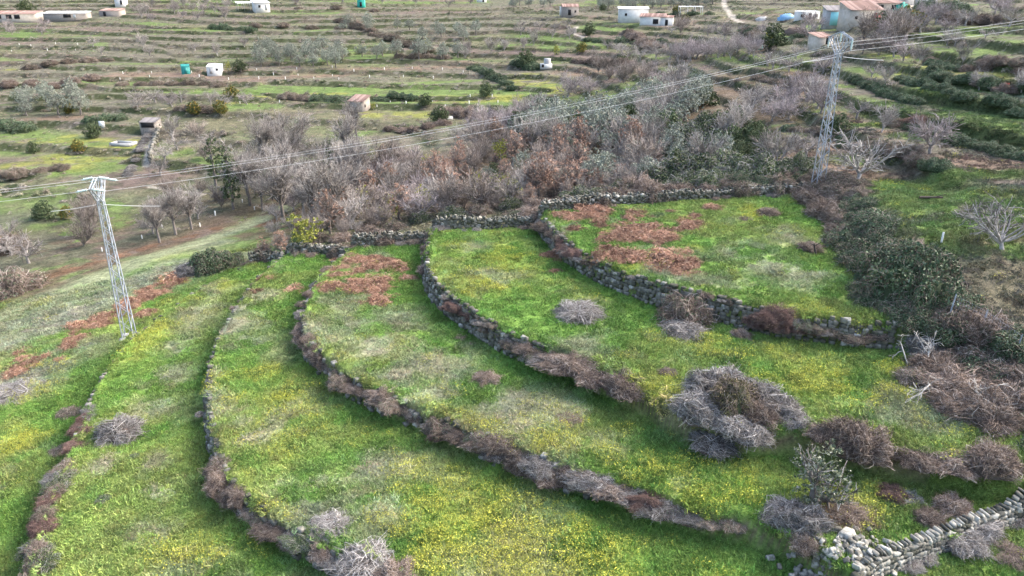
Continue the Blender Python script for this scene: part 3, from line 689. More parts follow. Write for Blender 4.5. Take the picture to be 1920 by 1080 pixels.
# scattering by geometry nodes: a cloud of points carries turn, size and tint for each patch
def scatter(name, protos, pts, rot, scl, tint, label, cat):
    me = bpy.data.meshes.new(name); n = len(pts); me.vertices.add(n); me.vertices.foreach_set('co', np.asarray(pts, np.float32).ravel())
    a = me.attributes.new('turn', 'FLOAT_VECTOR', 'POINT'); a.data.foreach_set('vector', np.asarray(rot, np.float32).ravel())
    a = me.attributes.new('size', 'FLOAT_VECTOR', 'POINT'); a.data.foreach_set('vector', np.asarray(scl, np.float32).ravel())
    a = me.attributes.new('pick', 'INT', 'POINT'); a.data.foreach_set('value', rng.integers(0, len(protos), n).astype(np.int32))
    a = me.attributes.new('tint', 'FLOAT_COLOR', 'POINT'); a.data.foreach_set('color', np.c_[np.asarray(tint), np.ones(n)].astype(np.float32).ravel())
    o = link(name, me); tag(o, label, cat, kind='stuff')
    pc = bpy.data.collections.new(name + '_patches')
    for k, pm in enumerate(protos): pc.objects.link(bpy.data.objects.new('%s_patch_%d' % (name, k), pm))
    g = bpy.data.node_groups.new(name, 'GeometryNodeTree')
    g.interface.new_socket('Geometry', in_out='INPUT', socket_type='NodeSocketGeometry'); g.interface.new_socket('Geometry', in_out='OUTPUT', socket_type='NodeSocketGeometry')
    N = g.nodes; gi = N.new('NodeGroupInput'); go = N.new('NodeGroupOutput'); ip = N.new('GeometryNodeInstanceOnPoints'); ci = N.new('GeometryNodeCollectionInfo')
    ci.inputs['Collection'].default_value = pc; ci.inputs['Separate Children'].default_value = True; ci.inputs['Reset Children'].default_value = True
    def att(nm, ty):
        x = N.new('GeometryNodeInputNamedAttribute'); x.data_type = ty; x.inputs[0].default_value = nm; return x.outputs['Attribute']
    e2r = N.new('FunctionNodeEulerToRotation'); g.links.new(att('turn', 'FLOAT_VECTOR'), e2r.inputs[0])
    g.links.new(gi.outputs[0], ip.inputs['Points']); g.links.new(ci.outputs[0], ip.inputs['Instance']); ip.inputs['Pick Instance'].default_value = True
    g.links.new(att('pick', 'INT'), ip.inputs['Instance Index']); g.links.new(e2r.outputs[0], ip.inputs['Rotation']); g.links.new(att('size', 'FLOAT_VECTOR'), ip.inputs['Scale'])
    g.links.new(ip.outputs[0], go.inputs[0])
    md = o.modifiers.new('scatter', 'NODES'); md.node_group = g
    return o
def lib_grass(seed, n, r, h, w, lean, mat, flower=0, fh=.25):
    """patch of grass blades, some in flower"""
    global rng; rng = np.random.default_rng(seed)
    nt_ = max(4, n // 7); ta = rng.uniform(0, 2 * np.pi, nt_); tr = r * np.sqrt(rng.random(nt_)); tc = np.stack([tr * np.cos(ta), tr * np.sin(ta)], -1)
    i = rng.integers(0, nt_, n); p = np.zeros((n, 3)); p[:, :2] = tc[i] + rng.normal(size=(n, 2)) * .05; p[:, 2] = -.04
    d = rng.normal(size=(n, 3)) * lean; d[:, 2] = 1; d = unit(d) * (h * rng.uniform(.45, 1.3, n) * rng.uniform(.7, 1.3, nt_)[i])[:, None]
    sd = unit(np.cross(d, rng.normal(size=(n, 3)))) * (w * rng.uniform(.6, 1.3, n))[:, None]
    mid = p + d * .55; tip = p + d + np.c_[rng.normal(size=(n, 2)) * h * .3, -np.abs(rng.normal(size=n)) * h * .15]
    V = np.stack([p - sd * .5, p + sd * .5, mid + sd * .45, tip, mid - sd * .45], 1).reshape(-1, 3); k = np.arange(n)[:, None] * 5
    b = MB(); b.add(V, np.concatenate([k, k + 1, k + 2, k + 4], 1), np.concatenate([k + 4, k + 2, k + 3], 1))
    if flower:
        q = tc[rng.integers(0, nt_, flower)] + rng.normal(size=(flower, 2)) * .12; P = np.c_[q, fh * rng.uniform(.6, 1.15, flower)]
        b.add(*leaves(P, .042, .75, 1.0), mi=1)
    return b.mesh('patch', [mat, 'flower'])
def lib_bracken(seed, n=64, h=.5, r=.55):
    """dead bracken: arching ribs with side leaflets"""
    global rng; rng = np.random.default_rng(seed)
    a = rng.uniform(0, 2 * np.pi, n); q = r * np.sqrt(rng.random(n)) * .8; p = np.stack([q * np.cos(a), q * np.sin(a), np.zeros(n)], -1)
    d = rng.normal(size=(n, 3)); d[:, 2] = rng.uniform(.3, 1.1, n); d = unit(d); L = h * rng.uniform(.8, 1.6, n); s = np.linspace(0, 1, 6)
    P = p[:, None] + d[:, None] * (L[:, None] * s)[..., None]; P[..., 2] -= (L * .65)[:, None] * s ** 2; P[..., 2] = np.maximum(P[..., 2], .02) + .03
    b = MB(); b.add(*tubes(P, np.full((n, 6), .008), 3))
    LV = []
    for j in range(1, 6):
        for sg in (-1, 1):
            sd = unit(np.cross(P[:, j] - P[:, j - 1], rng.normal(size=(n, 3)) * .3 + np.array([0, 0, 1]))) * sg; ln = (.20 * (1.1 - s[j]) + .03) * rng.uniform(.7, 1.3, (n, 1))
            t = unit(P[:, j] - P[:, j - 1]) * .016; e = P[:, j] + sd * ln; e[:, 2] -= .03
            LV.append(np.stack([P[:, j] - t, P[:, j] + t, e + t * .5, e - t * .5], 1))
    V = np.concatenate(LV).reshape(-1, 3); b.add(V, np.arange(len(V)).reshape(-1, 4))
    return b.mesh('patch', 'bracken')
# ------------------------------------------------------------------ ground sheet
nr, nc = GX.shape
Vg = np.stack([GX, GY, GZ], -1).reshape(-1, 3)
jj, ii = np.meshgrid(np.arange(nr - 1), np.arange(nc - 1), indexing='ij'); k0 = jj * nc + ii
mbg = MB(); mbg.add(Vg, np.stack([k0, k0 + 1, k0 + nc + 1, k0 + nc], -1).reshape(-1, 4))
me = mbg.mesh('ground', 'ground', True)
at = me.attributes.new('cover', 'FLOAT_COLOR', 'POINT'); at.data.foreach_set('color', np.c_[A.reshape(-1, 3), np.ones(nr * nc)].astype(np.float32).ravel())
tag(link('ground', me), 'terraced hillside of grass fields and stony slopes', 'hillside', kind='structure')

# ------------------------------------------------------------------ grass, flowers, dead bracken
def sample_field(y0, y1, dens, margin=1.12):
    area = (y1 - y0) * (half_w(y0) + half_w(y1)); n = int(area * dens)
    y = rng.uniform(y0, y1, n * 2); w = half_w(y); x = rng.uniform(-1, 1, n * 2) * half_w(y1); y = y[np.abs(x) < w]; x = x[np.abs(x) < w]
    px = to_px(np.stack([x, y, hgt(x, y)], -1)); k = (px[:, 0] > -220) & (px[:, 0] < 2140) & (px[:, 1] < 1250)
    x, y = x[k], y[k]; return x[:n], y[:n]
rng = np.random.default_rng(3)
P_green = [lib_grass(10 + i, 190, .5, .17, .028, .55, 'grass') for i in range(3)]
P_dry = [lib_grass(20 + i, 170, .5, .24, .022, 1.1, 'straw') for i in range(3)]
P_flow = [lib_grass(30 + i, 130, .5, .2, .028, .5, 'grass', 34 + 10 * i, .25) for i in range(3)]
P_brk = [lib_bracken(40 + i) for i in range(3)]
rng = np.random.default_rng(4)
xs, ysp = [], []
for (a_, b_, dn) in ((16, 45, 6.0), (45, 75, 4.2), (75, 100, 2.0)):
    x, y = sample_field(a_, b_, dn); xs.append(x); ysp.append(y)
x = np.concatenate(xs); y = np.concatenate(ysp)
face = grid_sample(GM['face'], x, y); mm = grid_sample(GM['m'], x, y); ym = grid_sample(yelm, x, y); dm = grid_sample(drym, x, y); rm = np.maximum(grid_sample(rusm, x, y) * mm, grid_sample(rus2, x, y) * (1 - mm))
gu = grid_sample(wood, x, y); cov_c = grid_sample(A, x, y)
green = cov_c[:, 1] > np.maximum(cov_c[:, 0] * 1.02, .05)
ok = (face < .25) & (gu < .6) & (mm + .9 * green + .35 > rng.random(len(x)))
nrock, _ = seg_dist(x, y, NORTH + np.array([0, .35, 0])); ok &= nrock > .45
d7, _ = seg_dist(x, y, W7); ok &= d7 > .35
x, y, mm, ym, dm, rm, cov_c = (v[ok] for v in (x, y, mm, ym, dm, rm, cov_c))
u = rng.random(len(x))
is_r = rm > .12 + .78 * u
is_y = ~is_r & (ym > .06 + .8 * rng.random(len(x)))
is_d = ~is_r & ~is_y & (dm > .25 + .5 * rng.random(len(x)))
is_g = ~(is_r | is_y | is_d)
def put(name, protos, k, label, cat, smin, smax, gain=1.0, zs=1.0):
    n = int(k.sum()); px, py = x[k], y[k]; e = .25
    zx = (hgt(px + e, py) - hgt(px - e, py)) / (2 * e); zy = (hgt(px, py + e) - hgt(px, py - e)) / (2 * e)
    rot = np.stack([np.clip(zy, -.8, .8) * 1.0, -np.clip(zx, -.8, .8), rng.uniform(0, 2 * np.pi, n)], -1)
    # turn about the vertical first, then lean with the slope: patches are round, so only the lean matters
    rot[:, 2] = 0; s = rng.uniform(smin, smax, n) * np.where(rng.random(n) < .08, 1.5, 1.0); flip = rng.choice([-1., 1.], (n, 2))
    scl = np.stack([s * flip[:, 0], s * flip[:, 1], s * zs * rng.uniform(.7, 1.3, n)], -1)
    clump = (.55 + .9 * fbm(px, py, 1.1, 301, 3))[:, None]
    tint = np.clip(cov_c[k] * clump * rng.uniform(.75, 1.25, (n, 1)) * rng.uniform(.88, 1.12, (n, 3)) * gain, 0, 1)
    return scatter(name, protos, np.stack([px, py, hgt(px, py)], -1), rot, scl, tint, label, cat)
put('field_grass', P_green, is_g, 'short green winter grass covering the terrace floors', 'grass', .75, 1.25)
put('dry_grass', P_dry, is_d, 'patches of bleached dry grass lying among the green', 'dry grass', .7, 1.2)
put('yellow_wildflowers', P_flow, is_y, 'drifts of small yellow wildflowers in the terrace grass', 'flowers', .75, 1.2)
put('dead_bracken', P_brk, is_r, 'rust brown dead bracken patches lying on the terraces', 'bracken', .45, 1.3, zs=1.15)
# ------------------------------------------------------------------ dry stone walls
def outward(P):
    t = unit(np.gradient(P[:, :2], axis=0)); return np.stack([t[:, 1], -t[:, 0]], -1)
def retaining(k, label, t0=0., t1=1., single=False, step=.33, gap=.15, bare=lambda t: 1.0):
    global rng; rng = np.random.default_rng(500 + k)
    P = resample(WALL[k], step); n = len(P); P = P[int(t0 * n):int(t1 * n)]; o = outward(P)
    root = empty('stone_wall', (P[len(P) // 2, 0], P[len(P) // 2, 1], hgt(*P[len(P) // 2, :2]))); tag(root, label, 'stone wall', 'dry stone terrace walls')
    H = StoneHeap(root, root.location, True)
    zb = hgt(P[:, 0] + o[:, 0] * .85, P[:, 1] + o[:, 1] * .85); zt = hgt(P[:, 0] - o[:, 0] * .35, P[:, 1] - o[:, 1] * .35) + .04
    show = fbm(P[:, 0], P[:, 1], 3.0, 60 + k, 3)
    for i in range(len(P)):
        yaw = math.atan2(o[i, 1], o[i, 0]) + math.pi / 2; h = zt[i] - zb[i]
        nco = max(2, int(h / .24)); vis = bare(i / len(P)) * (.55 + .9 * show[i])
        for c in range(nco):
            f = (c + .5) / nco; top = c == nco - 1
            if rng.random() < gap or rng.random() > vis: continue
            off = .50 * (1 - f) + .02 + rng.normal() * .03; s = rng.uniform(.75, 1.2)
            jit = rng.uniform(-.12, .12); t = np.array([-o[i, 1], o[i, 0]])
            p = (P[i, 0] + o[i, 0] * off + t[0] * jit, P[i, 1] + o[i, 1] * off + t[1] * jit, zb[i] + f * h + (.03 if top else 0))
            if top and rng.random() < .45: continue
            H.put(p, (step * 1.05 * s, .34 * s, .27 * rng.uniform(.8, 1.3)), yaw + rng.normal() * .15, rng.normal() * .12, rng.normal() * .15, single and top)
    H.done(); return root, P, o
WALL_INFO = {}
WALL_INFO[1] = retaining(1, 'low outermost terrace wall curving down beside the smaller lattice pylon', .02, 1, bare=lambda t: .45 if t < .7 else .2)
WALL_INFO[2] = retaining(2, 'second terrace wall from the left, curving past bare grey stones', .02, 1, bare=lambda t: .8 if .42 < t < .66 else .28)
WALL_INFO[3] = retaining(3, 'long middle terrace wall half hidden by brown dry brush', .02, .76, bare=lambda t: .35)
WALL_INFO[4] = retaining(4, 'tall curved terrace wall of mossy stones with open stone face', .02, .50, True)
WALL_INFO[5] = retaining(5, 'uppermost terrace wall below the field of rusty bracken', .03, .92, True)
# boundary wall along the wood
rng = np.random.default_rng(700)
P = resample(NORTH, .24); P[:, 2] = hgt(P[:, 0], P[:, 1] - .3)
root = empty('boundary_wall', P[len(P) // 2]); tag(root, 'long dry stone boundary wall between the terraces and the wood', 'stone wall')
H = StoneHeap(root, root.location, True)
for i, p in enumerate(P):
    t = unit(P[min(i + 2, len(P) - 1), :2] - P[max(i - 2, 0), :2]); yaw = math.atan2(t[1], t[0]); nrm = np.array([-t[1], t[0]])
    hh = .95 + .8 * (fbm(p[0:1], p[1:2], 4, 77, 2)[0] - .5)
    for c in range(7):
        for side, off in ((0, .05), (1, .5)):
            if side and c < 5: continue
            s = rng.uniform(.7, 1.2); z = p[2] + (c + .5) / 7 * hh
            if rng.random() < .12: continue
            q = p[:2] + nrm * (off + rng.normal() * .04) + t * rng.uniform(-.1, .1)
            H.put((q[0], q[1], z), (.25 * s * rng.uniform(.6, 1.6), .26 * s, .16 * rng.uniform(.6, 1.7)), yaw + rng.normal() * .3, rng.normal() * .25, rng.normal() * .3)
    q = p[:2] + nrm * .3
    if rng.random() < .6: H.put((q[0], q[1], p[2] + hh + .04), (.15 * rng.uniform(.7, 1.5), .36 * rng.uniform(.7, 1.2), .32 * rng.uniform(.6, 1.4)), yaw + rng.normal() * .15, rng.normal() * .12, rng.normal() * .18, True)
H.done()
# wall with tilted coping at the lower right
P = resample(W7, .22); P = P[P[:, 0] < 40]
root = empty('coped_wall', (*P[len(P) // 2, :2], hgt(*P[len(P) // 2, :2]))); tag(root, 'low wall topped with tilted coping slabs at the lower right', 'stone wall')
H = StoneHeap(root, root.location)
for i, p in enumerate(P):
    t = unit(P[min(i + 2, len(P) - 1), :2] - P[max(i - 2, 0), :2]); yaw = math.atan2(t[1], t[0]); nrm = np.array([-t[1], t[0]])
    zb = float(hgt(p[0] + nrm[0] * .7, p[1] + nrm[1] * .7)); zt = float(hgt(p[0] - nrm[0] * .4, p[1] - nrm[1] * .4)) + .06
    for c in range(4):
        f = (c + .5) / 4; q = p[:2] + nrm * (.38 - .28 * f)
        H.put((q[0], q[1], zb + f * (zt - zb)), (.27 * rng.uniform(.6, 1.5), .32, .21 * rng.uniform(.7, 1.4)), yaw + rng.normal() * .3, rng.normal() * .15, rng.normal() * .15, rng.random() < .6)
    if rng.random() < .93: H.put((p[0] - nrm[0] * .02, p[1] - nrm[1] * .02, zt + .09), (.12 * rng.uniform(.6, 1.8), .42 * rng.uniform(.6, 1.2), .24 * rng.uniform(.6, 1.3)), yaw + rng.normal() * .12, rng.normal() * .15, .5 + rng.normal() * .28, True)
H.done()
# tumbled stones where the walls meet
c = G1(1600, 1050); root = empty('stone_heap', c); tag(root, 'tumbled heap of pale stones where the walls meet', 'stone heap')
H = StoneHeap(root, c)
A0, A1 = ground([1500, 1640], [1085, 1030])
for i in range(170):
    f = rng.random(); p = A0 * (1 - f) + A1 * f + np.array([rng.normal() * .42, rng.normal() * .5, 0]); s = rng.uniform(.11, .29); 
    H.put((p[0], p[1], hgt(p[0], p[1]) + s * .22 + rng.random() * .12), (s * rng.uniform(.8, 1.4), s, s * .75), rng.uniform(0, 6), rng.normal() * .5, rng.normal() * .5, True)
H.done()
BOULD = [(1549,990,.5,'rounded pale boulder under the eroded bank'),(1566,997,.55,'pale boulder second from the end of the bank row'),(1588,1006,.72,'largest pale boulder at the end of the eroded bank'),
         (1602,1025,.42,'squarish pale stone between the bank and the coped wall'),(1620,1022,.38,'pale stone lying beside the coped wall end'),(1602,993,.3,'small stone above the largest boulder'),
         (1452,985,.4,'pale stone half sunk left of the grey brush'),(1470,995,.3,'small pale stone just right of a half sunk stone'),(1444,1050,.42,'pale stone alone in the flowers near the bottom edge'),
         (1480,1044,.3,'small stone in grass left of the stone heap'),(1212,966,.3,'small white stone in grass below the brushy wall'),(441,951,.35,'pale stone at the foot of the second terrace wall'),
         (1846,878,.5,'long pale slab on the low bank at the right'),(1685,655,.45,'pale stone in grass below the end of the upper wall'),(926,874,.22,'small white stone in grass left of the wall foot')]
for i, (px, py, s, lb) in enumerate(BOULD):
    s *= .72; p = G1(px, py); o = link('boulder', STONES[i % 10][1], None, (p[0], p[1], p[2] + s * .25), rng.uniform(0, 6), (s * 1.25, s, s * .8)); o.rotation_euler[0] = rng.normal() * .2; tag(o, lb, 'boulder', 'loose boulders')
# ------------------------------------------------------------------ plant kinds, built once and copied
LB = {}
LB['brown'] = [lib_bramble(800 + i, 1500, 'bramble', flat=.8, length=.5, spiky=.4, thick=.008, twist=1.0) for i in range(3)]
LB['grey'] = [lib_bramble(810 + i, 1150, 'bramble_grey', flat=.64, length=.95, spiky=.36, thick=.0095, twist=.85) for i in range(3)]
LB['red'] = [lib_bramble(820 + i, 2200, 'bramble_red', flat=.8, length=.36, spiky=.34, thick=.0065, twist=1.0) for i in range(2)]
LB['green'] = [lib_bramble(830 + i, 420, 'bramble', 'core_green', 'bramble_leaf', 3600, .75, .005, .6, .3, .6, .085) for i in range(3)]
LB['mixed'] = [lib_bramble(840 + i, 1300, 'bramble', 'core', 'bramble_leaf', 1500, .75, .007, .6, .35, .7, .07) for i in range(3)]
LB['olivegreen'] = [lib_bramble(850 + i, 500, 'bramble_grey', 'core_green', 'evergreen_leaf', 3000, .8, .006, .5, .3, .7, .085) for i in range(2)]
LB['heart'] = [lib_bramble(855, 900, 'bramble', 'core_green', 'brown_leaf', 3400, .8, .006, .5, .25, .6, .06)]
LB['straw'] = [lib_bramble(870 + i, 1500, 'bramble_grey', flat=.6, length=.5, spiky=.3, thick=.0065, twist=1.0) for i in range(2)]
LB['ivy'] = [lib_bramble(860 + i, 120, 'bramble', 'core_green', 'bramble_leaf', 3200, .85, .006, .5, .2, 1., .10) for i in range(3)]
NB = {'brown': 'bramble_bush', 'grey': 'bramble_bush', 'red': 'bramble_bush', 'green': 'bramble_bush', 'mixed': 'bramble_bush', 'olivegreen': 'evergreen_bush', 'ivy': 'ivy_bank', 'heart': 'evergreen_bush', 'straw': 'bramble_bush'}
_c = {}
def bush(kind, p, r, label, group=None, h=1.0, sx_=1.0, rz=None, cat=None, sink=.05, name=None):
    k = _c.get(kind, 0); _c[kind] = k + 1
    o = link(name or NB[kind], LB[kind][k % len(LB[kind])], None, (p[0], p[1], p[2] - sink * r), rng.uniform(0, 6.28) if rz is None else rz, (r * sx_, r, r * h))
    tag(o, label, cat or 'bush', group); return o
rng = np.random.default_rng(21)
# single bushes standing in the fields: (kind, px, py of the middle of the foot, radius m, height factor, label)
for kind, px, py, r, h, lb in [
    ('grey', 228, 812, 1.35, 1.0, 'grey twiggy bush alone on the leftmost strip terrace'),
    ('grey', 1085, 590, 1.65, .75, 'flattened mound of pale dry stems on the bright green terrace'),
    ('grey', 1312, 770, 1.28, 1.1, 'pale outer flank of the big bramble mound, facing the flowers'),
    ('grey', 1325, 735, 1.19, 1.5, 'upper shoulder of the big bramble mound, toward the tall wall'),
    ('grey', 1362, 728, 1.14, 1.6, 'grey crest of the big bramble mound behind its green heart'),
    ('heart', 1370, 765, 1.41, 1.55, 'olive green heart rising from the big grey bramble mound'),
    ('grey', 1420, 752, 1.23, 1.3, 'grey back of the big bramble mound right of its green heart'),
    ('grey', 1455, 770, 1.19, 1.0, 'long grey slope at the end of the big bramble mound'),
    ('brown', 1425, 785, 1.06, 1.0, 'brownish front of the big bramble mound'),
    ('grey', 1372, 798, 1.01, .9, 'drooping grey stems below the green heart'),
    ('grey', 1490, 788, 0.79, .8, 'low grey tail of the big bramble mound'),
    ('grey', 1340, 830, 1.15, .8, 'small pale grey bramble at the foot of the big mound'),
    ('grey', 1405, 810, 1.2, .8, 'grey bramble skirt under the olive green mound'),
    ('brown', 1590, 830, 1.3, 1.1, 'left part of the brown mound on the low bank'),
    ('brown', 1625, 842, 1.35, .95, 'round brown bramble mound on the low bank, right of the big mound'),
    ('brown', 1545, 812, .9, .6, 'low dark bramble linking the two larger mounds'),
    ('brown', 1720, 862, .95, .7, 'small dark bramble on the low bank beside a pale slab'),
    ('brown', 1790, 872, 1.0, .6, 'flat dark bramble on the low bank under a round tussock'),
    ('brown', 1860, 868, 1.2, .85, 'round tan tussock bush near the right edge'),
    ('brown', 911, 712, .85, .65, 'small brown tussock alone in the middle of a terrace'),
    ('mixed', 1285, 598, 1.9, 1.15, 'dark bramble mound swallowing the upper terrace wall'),
    ('grey', 1282, 622, 1.35, .7, 'pale dry bramble spilling below the dark wall mound'),
    ('brown', 1388, 632, .65, .9, 'small brown tussock under the upper terrace wall'),
    ('green', 395, 505, 2.3, 1.2, 'grey green leafy bush at the top corner of the left terraces'),
    ('grey', 360, 512, 1.6, 1.0, 'pale dry bramble beside the leafy corner bush'),
    ('green', 430, 495, 1.6, 1.1, 'dark leafy bush against the end of the boundary wall'),
    ('brown', 1440, 402, 1.0, .7, 'dark tussock in the upper field near the right pylon'),
    ('brown', 1400, 410, .7, .3, 'low dark ring of stems in the upper field'),
    ('brown', 1520, 465, 1.0, .5, 'low brown stems in the upper field beside a black stump'),
    ('grey', 1560, 455, .8, .5, 'small pale tussock at the edge of the upper field'),
    ('grey', 1475, 968, 1.0, 1.0, 'pale brush on the left of the eroded bank'),
    ('grey', 1515, 985, .95, 1.25, 'drooping pale brush hanging over the eroded bank'),
    ('brown', 1512, 1022, .7, 1.0, 'dark purplish brush at the foot of the eroded bank'),
    ('brown', 1595, 965, .9, .5, 'brown scrub right of the eroded earth'),
    ('red', 1672, 928, .7, .7, 'small rust coloured tussock on the grass above the coped wall'),
    ('grey', 1705, 935, .75, .4, 'pale dead stems right of a rust coloured tussock'),
    ('brown', 1785, 955, .8, .9, 'tan tussock behind the middle of the coped wall'),
    ('brown', 1745, 975, .7, .7, 'brown scrub touching the back of the coped wall'),
    ('grey', 1800, 1008, 1.1, .6, 'grey brush lying against the front of the coped wall'),
    ('grey', 1840, 985, .9, .6, 'dry brush on the coped wall near the right edge'),
    ('brown', 1900, 1040, .8, .4, 'faint brown scrub in the bottom right field'),
    ('grey', 690, 1062, 1.4, .75, 'large straw coloured tussock at the bottom of the second wall'),
    ('brown', 745, 1082, 1.0, .7, 'dark tussock cut by the bottom edge'),
    ('grey', 625, 985, 1.0, .5, 'straw mound on top of the second wall'),
    ('brown', 1255, 700, .6, .5, 'faint grey tussock right of the tall wall end'),
    ('brown', 1065, 785, .7, .35, 'flat purplish tussock in the middle of a flowery terrace'),
    ('green', 195, 935, .45, .5, 'small dark green weed clump on the leftmost strip'),
    ('green', 252, 857, .4, .5, 'little grey green weed on the leftmost strip'),
    ('red', 1260, 620 - 40, .4, .6, 'tiny red bramble on the bright green terrace'),
    ('mixed', 130, 775, .8, .5, 'dark scrub at the foot of the outermost wall'),
    ('mixed', 112, 845, .6, .5, 'small dark scrub lower along the outermost wall'),
    ('grey', 30, 735, 1.8, .35, 'flat tangle of pale fallen brush at the left edge'),
    ('mixed', 25, 545, 3.0, .9, 'large brown bramble bank at the left edge'),
    ('brown', 15, 470, 2.6, .9, 'purplish bare thicket at the left edge'),
    ]:
    bush(kind, G1(px, py), r, lb, None, h)
TUFT = []
# brush growing along the terrace walls: (wall, from px x, to px x or list of points, kind, radius)
def along(k, t0, t1, kind, r, gap, label, off=.15, h=1.0, jit=.25):
    za, zb_ = (.75, 1.0) if k == 1 else (.35, .75)
    if k == 1: off -= .25
    P = resample(WALL[k], .2); n = len(P); P = P[int(t0 * n):int(t1 * n)]; o = outward(P); i = 0; c = 0
    while i < len(P):
        rr = r * .8 * rng.uniform(.55, 1.45); q = P[i, :2] + o[i] * (off + rng.normal() * jit); z0 = float(hgt(P[i, 0] + o[i, 0] * .8, P[i, 1] + o[i, 1] * .8)); z1 = float(hgt(P[i, 0] - o[i, 0] * .5, P[i, 1] - o[i, 1] * .5))
        yaw = math.atan2(o[i, 1], o[i, 0]) + math.pi / 2
        kk = kind if isinstance(kind, str) else kind[int(rng.integers(0, len(kind)))]
        v = rng.random()
        if v < .16: kk = 'straw'
        elif v < .30: kk = 'mixed'
        elif v < .34: kk = 'olivegreen'
        if off > .9: z0 = z1 = float(hgt(q[0], q[1])) - .08
        if r <= .5:
            TUFT.append((q[0], q[1], z0 + (z1 - z0) * rng.uniform(.5, .9), rr, kk))
        else: bush(kk, (q[0], q[1], z0 + (z1 - z0) * rng.uniform(za, zb_)), rr, label, 'brush along the terrace walls', h * rng.uniform(.55, 1.1), rng.uniform(1.0, 1.9), yaw + rng.normal() * .4, name='wall_brush')
        i += max(1, int(gap * 1.05 * rng.uniform(.6, 1.4) / .2)); c += 1
def wall_t(k, px, py):
    p = at_level([(px, py)], k)[0]; return float(seg_dist(np.array([p[0]]), np.array([p[1]]), WALL[k])[1][0])
for k, a, b_, kind, r, gap, lb, off, h in [
    (1, (170,750), (135,845), 'red', .6, .6, 'purplish brush on the outermost wall beside dark scrub', .0, 1.0),
    (1, (125,870), (50,1150), ('red', 'brown'), .72, .6, 'reddish brown brush along the lower outermost wall', .0, 1.0),
    (1, (320,580), (180,720), ('straw', 'brown', 'mixed'), .42, .8, 'thin tufts on the outermost wall beside the pylon', .0, .7),
    (1, (480,490), (320,580), 'straw', .35, 1.6, 'thin dry grass on the upper outermost wall', -.1, .7),
    (2, (490,512), (410,635), ('straw', 'brown', 'mixed'), .4, .9, 'dry tufts along the upper second wall', .0, .8),
    (2, (400,640), (395,720), 'straw', .45, .7, 'dry grass tuft on the second wall upper bend', -.2, .8),
    (2, (420,860), (600,1010), 'brown', .75, .6, 'greyish brown brush along the lower second wall', .15, .95),
    (2, (600,1010), (900,1160), 'brown', .7, 1.0, 'brown brush where the second wall leaves the picture', .1, .9),
    (2, (398,735), (398,755), 'red', .55, .8, 'small rust brush on the second wall', .0, 1.0),
    (3, (622,495), (570,600), 'brown', .5, .6, 'thin brown brush on the upper middle wall', .0, .8),
    (3, (575,600), (660,702), 'brown', .72, .5, 'purplish brush covering the bend of the middle wall', .1, 1.0),
    (3, (665,703), (715,732), 'brown', .6, .6, 'low brush joining the bend to the mound on the middle wall', .1, .8),
    (3, (720,735), (800,765), ('brown', 'brown', 'mixed'), .95, .7, 'brown mound of brush on the middle wall by white stones', .2, 1.0),
    (3, (810,770), (840,785), 'red', .85, .7, 'reddish brush patch on the middle wall', .15, 1.1),
    (3, (850,790), (960,832), 'brown', .8, .55, 'grey brown brush on the middle wall between two gaps', .2, 1.0),
    (3, (985,840), (1100,878), 'brown', .75, .5, 'dark brown brush on the long straight of the middle wall', .2, 1.0),
    (3, (1120,885), (1190,908), 'brown', .8, .5, 'pale purplish brush on the lower middle wall', .2, 1.0),
    (3, (1195,910), (1270,935), ('brown', 'red'), .85, .5, 'last thick brown brush at the lower end of the middle wall', .2, 1.0),
    (3, (1285,940), (1450,975), ('brown', 'mixed'), .62, .8, 'low scrub where the middle wall fades into grass', .2, .8),
    (4, (818,430), (803,490), 'brown', .55, .4, 'fawn brush crowning the top of the tall wall', -.1, 1.0),
    (4, (805,500), (960,625), 'brown', .45, .5, 'thin fawn brush on the upper tall wall', -.15, .9),
    (4, (850,555), (895,585), 'red', .8, .55, 'dark red brush on top of the tall stone wall', -.1, 1.0),
    (4, (850,585), (880,610), 'brown', .8, .9, 'dark fallen brush at the foot of the tall wall', 1.2, .6),
    (4, (960,625), (1040,655), ('brown', 'mixed'), .8, .8, 'brush hanging half way along the tall wall', .5, 1.0),
    (4, (1040,655), (1185,715), ('brown', 'brown', 'red'), .95, .5, 'thick brown brush covering the lower end of the tall wall', .25, 1.0),
    (5, (1010,388), (1035,425), 'brown', .6, .4, 'fawn brush at the top corner of the uppermost wall', .1, 1.1),
    (5, (1035,425), (1110,482), ('brown', 'red'), .75, .5, 'russet brush covering the upper bend of the uppermost wall', .2, 1.0),
    (5, (1120,485), (1420,575), ('straw', 'brown'), .42, .6, 'thin dry tufts along the top of the uppermost wall', -.3, .7),
    (5, (1170,500), (1230,525), 'brown', .4, .8, 'pinkish brush edging the uppermost wall', -.25, .7),
    (5, (1425,575), (1545,595), 'red', .95, .4, 'dense dark red brush along the lower uppermost wall', .2, 1.0),
    (5, (1560,597), (1690,606), ('brown', 'mixed'), .75, .8, 'straggling brush at the lower end of the uppermost wall', .2, .8)]:
    ta, tb = sorted((wall_t(k, *a), wall_t(k, *b_))); along(k, ta, max(tb, ta + .012), kind, r, gap, lb, off, h)
P = resample(NORTH, 1.15)
for i, p in enumerate(P):
    u = rng.random()
    if u < .45:
        TUFT.append((p[0], p[1] - .25 + rng.normal() * .1, float(hgt(p[0], p[1] - .3)), rng.uniform(.35, .75), 'brown'))
    elif u < .7: bush(('olivegreen', 'mixed', 'brown')[int(rng.integers(0, 3))], (p[0], p[1] + .75, float(hgt(p[0], p[1] + .9))), rng.uniform(.7, 1.2), 'scrub leaning over the boundary wall', 'brush along the terrace walls', 1.2, 1.2, name='wall_brush')
P = resample(W7, .8)
